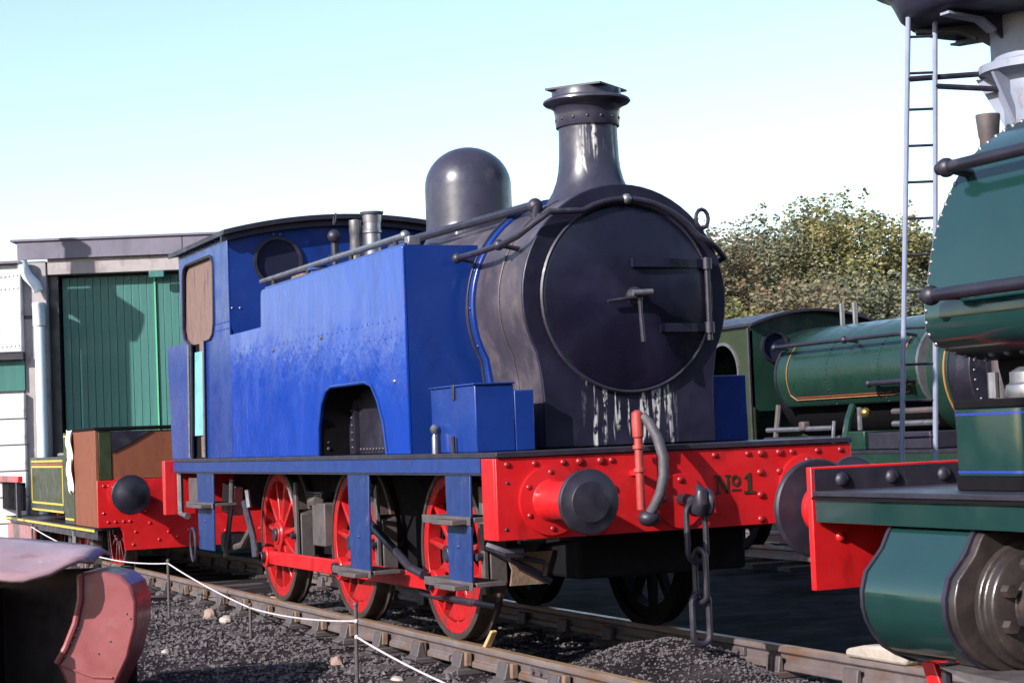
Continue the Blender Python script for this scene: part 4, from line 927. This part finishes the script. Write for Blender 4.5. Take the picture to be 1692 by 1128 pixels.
    sp3 = [(4.04 + (x - 4.04) * 1.006, -.63 + (y + .63) * 1.006) for x, y in sp]
    MB().prism(sp3, 'z', 1.112, 1.122).obj('blue_line', 'band_blue', sbx); MB().prism(sp3, 'z', 1.335, 1.345).obj('blue_line', 'band_blue', sbx)
    MB().lathe([(.10, 0), (.105, .02), (.10, .05), (.085, .06), (.085, .10), (.05, .12)], (4.08, -.66, 1.395), (0, 0, 1), 24).obj('sand_filler', 'steel', t)
    MB().tube([(3.92, -.72, 1.40), (3.92, -.72, 1.50)], .022, 10).obj('lubricator', 'steel', t)
    MB().lathe([(.06, 0), (.03, .02), (.02, .05)], (4.22, -.72, 1.395), (0, 0, 1), 14).obj('lubricator_cap', 'steel', t)
build_near_green()

# ================================================================== FAR GREEN SADDLE TANK ENGINE
def build_far_green(t, C=6.33):
    MB().box(-10.2, -4.1, C - 1.15, C + 1.15, 1.02, 1.05).obj('running_plate', 'gun', t)
    MB().box(-10.2, -4.1, C - 1.14, C - 1.11, .90, 1.02).obj('valance', 'green_old', t)
    bb = MB().box(-4.10, -4.06, C - 1.18, C + 1.18, .72, 1.14).obj('buffer_beam', 'red', t)
    for y in (C - .865, C + .865): buffer(t, -4.06, y, .95, 1)
    for y in (C - .6, C + .6): MB().box(-10, -4.2, y - .02, y + .02, .42, 1.02).obj('frame_plate', 'soot_shade', t)
    for x in (-8.9, -7.2, -5.5):
        wheel(t, x, C - .80, -1, R_=.50, weight=0, mt='soot_shade')
    # saddle tank
    hw = .75; sec = []
    for i in range(25):
        a = R(-35 + 250 * i / 24); k = 1.0
        sec.append((hw * math.cos(a), 1.86 + (.55 if math.sin(a) > 0 else .60) * math.sin(a)))
    sec = [(C + y, z) for y, z in sec]
    tk = MB().prism(sec, 'x', -8.02, -5.37).obj('saddle_tank', 'green_old', t, .02, 40)
    def outl(p, k): return (C + (p[0] - C) * k, 1.86 + (p[1] - 1.86) * k)
    for x in (-8.02, -5.38): MB().prism([outl(p, 1.012) for p in sec], 'x', x - .018, x + .022).obj('tank_edge', 'black' if x < -6 else 'steel', tk, 0, 40)
    # lining panel on the near side
    def surf(a): a = R(a); return Vector((0, C + (hw + .006) * math.cos(a), 1.86 + (.556 if math.sin(a) > 0 else .606) * math.sin(a)))
    path = [Vector((-7.78, 0, 0)) + surf(a) for a in range(140, 206, 6)] + [Vector((-7.70, 0, 0)) + surf(206)] + [Vector((x * .1, 0, 0)) + surf(206) for x in range(-75, -56, 4)] + [Vector((-5.60, 0, 0)) + surf(a) for a in range(204, 139, -6)]
    MB().tube(path, .005, 6).obj('lining', 'lining', tk); 
    MB().tube([p + Vector((0, -.004 * 0, .05)) if False else p + Vector((.0, 0, .028)) for p in path[11:17]], .010, 6).obj('lining', 'lining_red', tk)
    for x in (-7.0, -6.05):
        for a in range(145, 215, 4):
            p = surf(a); rivet((x, p.y + .004, p.z), (0, math.cos(R(a)), math.sin(R(a))), .010, 'green_old', tk)
    handrail(t, [(-7.92, C - .80, 2.185), (-5.5, C - .80, 2.185)], .022, 'black', [(-7.92, C - .80, 2.185), (-6.55, C - .80, 2.185), (-5.52, C - .80, 2.185)], (0, .16, -.02), kr=.04)
    handrail(t, [(-6.1, C - .84, 1.715), (-5.45, C - .84, 1.715)], .030, 'black', [(-6.08, C - .84, 1.715), (-5.47, C - .84, 1.715)], (0, .12, 0), kr=.04)
    # boiler, smokebox
    MB().cyl((-8.3, C, 1.72), (-5.0, C, 1.72), .55, n=40).obj('boiler', 'soot_shade', t)
    bl = MB().cyl((-5.36, C, 1.78), (-5.02, C, 1.78), .66, n=48).obj('boiler_cladding', 'green_old', t)
    MB().lathe([(.662, 0), (.672, 0), (.672, .02), (.662, .02)], (-5.08, C, 1.78), (1, 0, 0), 48, closed=True).obj('lining', 'lining', bl)
    pr = [(C + y, z - ZC + 1.78) for y, z in smoke_profile(.66, ZC, .60)]; pr = [(y, max(z, 1.06)) for y, z in pr]
    sm = MB().prism(pr, 'x', -5.01, -4.68).obj('smokebox', 'black', t, .008, 30)
    MB().lathe([(.47, 0), (.47, .02), (.3, .06), (.0005, .08)], (-4.68, C, 1.78), (1, 0, 0), 40).obj('smokebox_door', 'black', sm)
    for i in range(40):
        a = R(i * 9); 
        if math.sin(a) > -.5: rivet((-4.68, C + .60 * math.cos(a), 1.78 + .60 * math.sin(a)), (1, 0, 0), .014, 'steel', sm)
    for i in range(8):
        rivet((-4.68, C - .56, 1.10 + .055 * i), (1, 0, 0), .014, 'steel', sm)
    MB().lathe([(.26, 0), (.2, .08), (.17, .2), (.16, .75), (.22, .85), (.24, .88), (.24, .95), (.1, .95)], (-4.85, C, 2.40), (0, 0, 1), 32).obj('chimney', 'black', t)
    # cab
    for s in (-1, 1):
        out = [(-8.42, 1.05), (-8.42, 2.47), (-9.95, 2.47), (-9.95, 1.05)]
        sd = MB().plate_hole(out, (-9.05, 1.95), .33, 'y', C + s * .80, C + s * .78, 40).obj('cab_side', 'green_olive', t)
        MB().lathe([(.325, 0), (.36, 0), (.36, .02), (.325, .02)], (-9.05, C + s * .80, 1.95), (0, s, 0), 40, closed=True).obj('opening_rim', 'steel', sd)
        MB().tube([(-8.45, C + s * .815, 1.1), (-8.45, C + s * .815, 2.44)], .02, 6).obj('corner_beading', 'black', sd)
    ys = [-.80 + 1.6 * i / 16 for i in range(17)]
    outer = [(C + y, 2.62 - .15 * (y / .8) ** 2) for y in ys] + [(C + .8, 1.5), (C - .8, 1.5)]
    fp = MB().plate_hole(outer, (C - .50, 2.22), .155, 'x', -8.42, -8.44, 60).obj('spectacle_plate', 'green_old', t)
    MB().lathe([(.15, 0), (.18, 0), (.18, .03), (.15, .03)], (-8.42, C - .50, 2.22), (1, 0, 0), 32, closed=True).obj('window_frame', 'black', fp)
    MB().cyl((-8.428, C - .50, 2.22), (-8.434, C - .50, 2.22), .154, n=32).obj('window_pane', 'glass', fp)
    rf = [(C + y * 1.06, 2.645 - .16 * (y / .8) ** 2) for y in ys]
    MB().prism(rf + [(y, z - .03) for y, z in reversed(rf)], 'x', -8.30, -10.1).obj('cab_roof', 'gun', t)
    MB().box(-9.97, -9.95, C - .78, C + .78, 1.05, 2.5).obj('cab_back', 'green_old', t)
    for x, y in ((-7.55, C + .05), (-7.40, C + .12)):
        MB().tube([(x - .3, y, 2.40), (x - .3, y, 2.66)], .028, 8).obj('whistle', 'steel', t)
    # pipes and tool boxes on the running plate
    MB().tube([(-7.9, C - .95, 1.28), (-6.6, C - .95, 1.28)], .028, 8).obj('sand_pipe', 'steel', t)
    MB().tube([(-7.9, C - .98, 1.17), (-6.4, C - .98, 1.17)], .035, 8).obj('feed_pipe', 'gun', t)
    MB().tube([(-7.75, C - .96, 1.05), (-7.72, C - .90, 1.55)], .035, 8).obj('tank_support', 'iron', t)
    MB().box(-7.2, -7.1, C - 1.0, C - .9, 1.26, 1.36).obj('valve', 'iron', t, .02)
    MB().tube([(-6.45, C - .80, 1.5), (-6.40, C - .9, 1.35), (-6.35, C - .98, 1.15)], .04, 8).obj('feed_pipe', 'green_old', t)
    MB().tube([(-6.5, C - 1.0, 1.35), (-6.48, C - 1.05, 1.05), (-6.3, C - 1.1, .98)], .022, 8).obj('drain_pipe', 'steel', t)
    MB().box(-6.2, -5.9, C - 1.05, C - .6, 1.055, 1.24).obj('tool_box', 'green_old', t, .01)
    MB().box(-5.88, -4.85, C - 1.02, C - .6, 1.055, 1.22).obj('tool_box', 'gun', t, .01)
    MB().ball((-6.0, C - .95, 1.42), .055).obj('whistle_bell', 'brass', t)
    MB().tube([(-6.15, C - .92, 1.25), (-6.15, C - .92, 1.48)], .03, 8).obj('oil_cup', 'steel', t)
    for z in (1.30, 1.42): MB().tube([(-5.6, C - .90, z), (-4.9, C - .90, z)], .03, 8).obj('lubricator_pipe', 'steel' if z < 1.4 else 'iron', t)
fg = thing('saddle_tank_locomotive', 'lined green saddle tank engine standing behind the ladder', 'locomotive', (-7.1, 6.33, 0), world=True)
build_far_green(fg)

# ================================================================== SMALL GREEN ENGINE AT THE LEFT
def build_left():
    t = thing('small_locomotive', 'olive green engine with brown boarded cab and tall red buffer beam, behind the blue engine', 'locomotive', (-11.0, -.05, 0), world=True)
    X = -11.0
    bm = [(-1.33, 1.02), (1.23, 1.02), (1.23, .52), (1.0, .52), (1.0, .24), (-1.04, .24), (-1.06, .44), (-1.09, .50), (-1.33, .50)]
    bb = MB().prism(bm, 'x', X - .04, X).obj('buffer_beam', 'red', t, .004)
    for y, z in ((-1.22, .56), (-1.14, .56), (-1.05, .56), (-.98, .56), (-.93, .72), (-.80, .66), (-.76, .53), (-.55, .42), (-.45, .36), (-.32, .43), (-.92, .44), (-.95, .30), (-.66, .34), (-.2, .38), (.1, .40), (.3, .30), (.5, .40), (.75, .34),
                 (-1.26, .96), (-1.20, .96), (-1.27, .66)):
        rivet((X, y, z), (1, 0, 0), .018, 'red', bb)
    buffer(t, X, -1.02, .86, 1, L=.30, r=.215, mt='red', head='black'); buffer(t, X, .80, .86, 1, L=.30, r=.215, mt='red', head='black')
    # boarded cab
    MB().box(X - 1.35, X - .06, -1.33, -1.29, .50, 1.58).obj('cab_side_board', 'brown', t, .006)
    MB().box(X - .10, X - .06, -1.15, 1.2, 1.025, 1.56).obj('cab_end_board', 'brown', t, .004)
    MB().box(X - .13, X - .05, -1.289, -1.155, 1.025, 1.58).obj('cab_post', 'green_olive', t, .004)
    MB().prism([(-1.15, 1.56), (-.70, 1.56), (-.95, 1.42), (-1.15, 1.33)], 'x', X - .058, X - .04).obj('corner_gusset', 'black', t)
    MB().box(X - 1.4, X - .03, -1.34, 1.25, 1.582, 1.61).obj('cab_coaming', 'soot_shade', t)
    MB().box(X - 1.30, X - .2, -1.28, 1.2, 1.0, 1.5).obj('cab_inside', 'soot_shade', t)
    MB().box(X - 2.0, X - 1.36, -1.335, -1.0, .50, 1.58).obj('cab_side', 'green_olive', t, .006)
    MB().box(X - 4.6, X - 2.05, -1.32, -.7, .62, 1.30).obj('side_tank', 'green_olive', t, .01)
    MB().box(X - 4.6, X - 2.05, .7, 1.2, .62, 1.30).obj('side_tank', 'green_olive', t, .01)
    for z0 in (1.25, 1.18, .72, .63): MB().box(X - 4.45, X - 2.15, -1.326, -1.3205, z0 - .012, z0 + .012).obj('lining', 'yellow', t)
    MB().box(X - 4.45, X - 2.15, -1.326, -1.3205, 1.205, 1.222).obj('lining', 'lining_red', t)
    for x in (X - 4.45, X - 2.17): MB().box(x - .02, x + .02, -1.326, -1.3205, .74, 1.165).obj('lining', 'yellow', t)
    for z0 in (1.54, .56): MB().box(X - 1.95, X - 1.40, -1.341, -1.3355, z0 - .012, z0 + .012).obj('lining', 'yellow', t)
    MB().box(X - 7.5, X - .05, -1.36, 1.3, .47, .495).obj('running_plate', 'gun', t)
    MB().box(X - 7.5, X - .06, -1.365, -1.361, .455, .482).obj('lining', 'yellow', t)
    MB().box(X - 7.5, X - .2, -1.30, -1.26, .36, .469).obj('valance', 'black', t)
    MB().cyl((X - 6.9, 0, .95), (X - 2.0, 0, .95), .5, n=36).obj('boiler', 'green_olive', t)
    MB().lathe([(.12, 0), (.10, .03), (.03, .06), (.02, .12)], (X - 2.7, -1.0, 1.30), (0, 0, 1), 16).obj('filler', 'steel', t)
    MB().tube([(X - 3.6, -1.1, 1.32), (X - 2.2, -1.1, 1.32)], .03, 8).obj('tank_rail', 'steel', t)
    MB().box(X - 7.4, X - 4.7, -.6, .6, .5, .9).obj('frame_block', 'soot_shade', t)
    pf = MB().box(X - 7.4, X - 4.3, -1.34, -1.30, .10, .40).obj('frame_plate', 'oxide', t, .01)
    for i in range(7): rivet((X - 4.5 - i * .42, -1.34, .18), (0, -1, 0), .022, 'oxide', pf)
    fr = MB().box(X - 7.6, X - 7.5, -1.5, 1.4, .50, 1.06).obj('rear_buffer_beam', 'red', t, .005)
    MB().box(X - 7.49, X - 4.6, -1.48, -1.42, .98, 1.06).obj('side_angle', 'red', t, .005)
    MB().box(X - 7.49, X - 4.75, -1.40, -1.36, .60, .97).obj('side_sheet', 'soot_shade', t)
    MB().box(X - 4.95, X - 4.85, -1.46, -1.405, .50, .975).obj('side_post', 'gun', t)
    for x in (X - 1.6, X - 3.6, X - 5.6):
        w_ = wheel(t, x, -.80, -1, R_=.40, weight=0, crank=None)
    MB().tube([(X - 1.7, -1.28, .44), (X - 1.7, -1.28, .10)], .035, 8).obj('drain_pipe', 'steel', t)
    for x in (X - 1.1, X - 2.5): MB().box(x - .08, x + .08, -1.2, -1.1, .05, .40).obj('brake_hanger', 'iron', t)
    # white cloths hung on the cab side
    for zc, h in ((1.42, .16), (1.08, .20)):
        v = []; f = []; NX, NZ = 6, 8
        for j in range(NZ + 1):
            for i in range(NX + 1):
                u = i / NX - .5; k = j / NZ
                wdt = .30 * (1 - .55 * abs(k - .45))
                v.append((X - 1.45 + u * wdt, -1.352 - .02 * math.sin(i * 2.2 + j * .6) - .012, zc + h - 2 * h * k + .03 * math.sin(i * 1.7)))
        f = [(j * (NX + 1) + i, j * (NX + 1) + i + 1, (j + 1) * (NX + 1) + i + 1, (j + 1) * (NX + 1) + i) for j in range(NZ) for i in range(NX)]
        o = MB().add(v, f).obj('rag', 'cloth', None); sm = o.modifiers.new('s', 'SOLIDIFY'); sm.thickness = .006
        tag(o, ('upper' if zc > 1.2 else 'lower') + ' white rag hanging on the side of the small green engine', 'rag', 'rags on the small engine')
build_left()

# ================================================================== SMALL THINGS
def stake(x, y, top, lean, label):
    z0 = gz(x, y) - .08
    o = MB().tube([(x, y, z0), (x + lean * .5, y, (z0 + top) / 2), (x + lean, y, top)], .013, 8).ball((x + lean, y, top + .004), .018, 8, 6).obj('iron_stake', 'iron', None)
    tag(o, label, 'stake', 'rope barrier stakes'); return (x + lean, y, top - .02)
def rope(a, b, sag, label):
    a = Vector(a); b = Vector(b); pts = []
    for i in range(17):
        t_ = i / 16; p = a.lerp(b, t_); p.z -= sag * 4 * t_ * (1 - t_); pts.append(p)
    # knots at both ends
    o = MB().tube(pts, .0065, 7).ball(a, .016, 8, 6).ball(b, .016, 8, 6).obj('rope', 'rope', None); tag(o, label, 'rope', 'barrier ropes')
s0 = stake(-11.6, -1.95, .55, 0, 'farthest rusty iron stake near the small green engine')
s1 = stake(-7.23, -1.44, .315, .02, 'upright iron stake below the rear step of the blue engine')
s2 = stake(-4.93, -1.31, .055, .01, 'short thin stake below the rear driving wheel')
s3 = stake(-1.52, -1.565, .30, .03, 'nearest rusty stake in front of the middle red wheel')
rope(s0, s1, .12, 'slack grey rope from the farthest stake to the upright stake')
rope(s1, s2, .02, 'grey rope sloping down from the upright stake to the short stake')
rope(s2, (s3[0], s3[1], .20), .03, 'taut white rope between the short stake and the nearest stake')
rope((s3[0], s3[1], .10), (.35, -1.30, -.17), .03, 'white rope running from the nearest stake down to the ash by the rail')

def loose(name, mb, mt, label, cat, bevel=.01, group=None):
    o = mb.obj(name, mt, None, bevel); tag(o, label, cat, group); return o
def lump(c, s, seed, sq=(1, 1, 1)):
    rnd = random.Random(seed); mb = MB().ball((0, 0, 0), 1, 10, 7)
    for i, v in enumerate(mb.v):
        k = 1 + .25 * noise.noise((v.x * 1.7 + seed, v.y * 1.7, v.z * 1.7))
        mb.v[i] = Vector((v.x * k * s * sq[0] + c[0], v.y * k * s * sq[1] + c[1], v.z * k * s * sq[2] + c[2]))
    return mb
# stone chock lying on the far rail
ck = MB().prism([(.78, .004), (1.36, .004), (1.38, .06), (1.30, .105), (.95, .082), (.78, .05)], 'y', .58, .70)
loose('stone_chock', ck, 'stone', 'pale stone block lying on the far rail before the green engine', 'stone', .02)
loose('wood_wedge', MB().prism([(-1.20, .003), (-1.15, .003), (-1.03, .11), (-1.055, .12)], 'y', -.83, -.79), 'newwood', 'thin yellow wooden wedge behind the front wheel on the near rail', 'wedge', .004)
for i, (x, y, s, mt, lb, sq) in enumerate((
        (-6.75, -1.18, .075, 'brick', 'pale broken block beside the upright stake', (1.2, .8, .8)),
        (-6.2, -1.18, .06, 'stone', 'small buff stone next to the pale broken block', (1.2, 1, .7)),
        (-2.55, -1.36, .05, 'brick', 'brown brick lump left of the nearest stake', (1.2, .9, .9)),
        (-1.5, -1.30, .05, 'stone', 'flat buff stone behind the nearest stake', (1.7, .8, .5)),
        (-5.35, -2.45, .07, 'stone', 'buff stone beside the pink casting', (1.5, .9, .6)),
        (-7.6, -.35, .07, 'newwood', 'pale block on the track under the rear of the blue engine', (1.1, .9, .8)),
        (-4.5, -2.1, .035, 'stone', 'small white pebble in the ash left of the short stake', (1, 1, .7)))):
    loose('stone', lump((x, y, gz(x, y) + s * .45), s, i + 3, sq), mt, lb, 'stone', 0)
def build_scoop():
    # open fronted steel hood in pink primer; local x to the right of the view, local y away
    t = thing('steel_hood', 'pink primer painted steel hood with dark inside at the lower left', 'machinery', (-1.77, -3.30, -.30), math.atan2(0.918, 0.397))
    def P(px, py): return ((px - 112) / 270.7, 1.325 + .30 - (py - (775 - .04 * (px + 544))) / 270.7)
    ck = [P(*p) for p in ((130, 944), (165, 940), (198, 947), (216, 962), (225, 990), (223, 1030), (209, 1082), (186, 1128), (150, 1190), (120, 1215), (112, 1160), (104, 1122), (91, 1092), (108, 1060), (120, 1020), (126, 985))]
    cko = MB().prism(ck, 'y', -.06, .42).obj('cheek_plate', 'oxide', t, .02, 30)
    rim = [P(*p) for p in ((134, 946), (133, 985), (124, 1025), (108, 1063), (92, 1090))]
    MB().tube([(x, -.075, z) for x, z in rim], .02, 8).obj('cheek_flange', 'oxide', cko)
    MB().tube([(x, -.064, z) for x, z in [P(*p) for p in ((94, 1092), (115, 1100), (150, 1113), (182, 1114))]], .008, 6).obj('weld_bead', 'oxide', cko)
    for px, py in ((121, 1034), (116, 1046), (110, 1058), (103, 1070), (98, 1080)):
        x, z = P(px + 6, py); rivet((x, -.062, z), (0, -1, 0), .011, 'steel', cko, 'bolt')
    for px, py in ((208, 1010), (214, 1018), (180, 1055), (160, 1075)):
        x, z = P(px, py); rivet((x, -.061, z), (0, -1, 0), .007, 'iron', cko, 'bolt')
    # sloping rounded lid
    v = []; NX, NY = 22, 8
    back = [(-260, 885), (-120, 886), (0, 893), (60, 898), (110, 903), (150, 912), (160, 920)]
    frnt = [(-260, 925), (-120, 936), (0, 941), (60, 947), (100, 938), (135, 918), (160, 924)]
    def lerp(tab, px):
        for a, b in zip(tab[:-1], tab[1:]):
            if px <= b[0]: k = (px - a[0]) / (b[0] - a[0]); k = k * k * (3 - 2 * k) * .5 + k * .5; return a[1] + (b[1] - a[1]) * k
        return tab[-1][1]
    for i in range(NX + 1):
        px = -260 + 418 * i / NX
        xb, zb = P(px, lerp(back, px)); xf, zf = P(px, lerp(frnt, px))
        for j in range(NY + 1):
            k = j / NY; bow = .035 * math.sin(math.pi * k)
            yf = -.42 + .38 * max(0, (px - 40) / 120) ** 2
            v.append((xb, yf * (1 - k) + .44 * k, zf * (1 - k) + zb * k + bow))
    f = [(i * (NY + 1) + j, (i + 1) * (NY + 1) + j, (i + 1) * (NY + 1) + j + 1, i * (NY + 1) + j + 1) for i in range(NX) for j in range(NY)]
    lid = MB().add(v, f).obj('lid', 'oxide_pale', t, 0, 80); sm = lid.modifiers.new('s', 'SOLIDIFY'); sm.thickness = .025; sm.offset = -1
    MB().box(-1.40, -.462, -.36, -.32, 0, .82).obj('side_wall', 'oxide', t, .01)
    MB().box(-.56, -.53, -.62, .45, 0, .80).obj('side_wall', 'oxide_shade', t, .01)  # carried forward to shade the inside; shade is in the colour too
    MB().box(-1.40, .30, .46, .50, 0, .90).obj('back_wall', 'oxide_shade', t, .01)
    MB().box(-1.40, .10, -.3, .46, 0, .03).obj('floor_plate', 'soot_shade', t)
build_scoop()

# ================================================================== UNSEEN BUILDING ADDED BEHIND THE CAMERA TO CUT SKY LIGHT
def build_sky_block():
    t = thing('sky_block_building', 'unseen long brick building added behind the camera to cut sky light', 'building', (19, 8, -.25), 0)
    MB().box(0, 12, -17, 26, 0, 7.4).obj('wall', 'brick', t)
    MB().prism([(-.5, 7.401), (12.5, 7.401), (6, 10.4)], 'y', -17.4, 26.4).obj('roof', 'asbestos', t)
    for i in range(9):
        y = -15 + i * 4.6; wn = MB().box(-.03, .02, y, y + 2.2, 1.6, 4.8).obj('window', 'glass', t)
        for k in range(4): MB().box(-.07, -.031, y + .02 + k * .72 - .03, y + .02 + k * .72 + .03, 1.6, 4.8).obj('glazing_bar', 'gun', wn)
build_sky_block()

def build_reflection_shed():  # added outside the view so the tank side mirrors something dark
    t = thing('reflection_shed', 'unseen low dark shed added beyond the left edge to be mirrored in the blue tank side', 'shed', (-42, -18, -.25), 0)
    MB().box(-5, 3, -14, 13, 0, 3.3).obj('wall', 'wood', t)
    MB().prism([(-5.4, 3.301), (3.4, 3.301), (-1, 4.3)], 'y', -14.3, 13.3).obj('roof', 'tower_dark', t)
    for i in range(6): MB().box(3.001, 3.06, -12.5 + i * 4.2, -9.6 + i * 4.2, 0, 2.8).obj('door', 'oily', t)
build_reflection_shed()
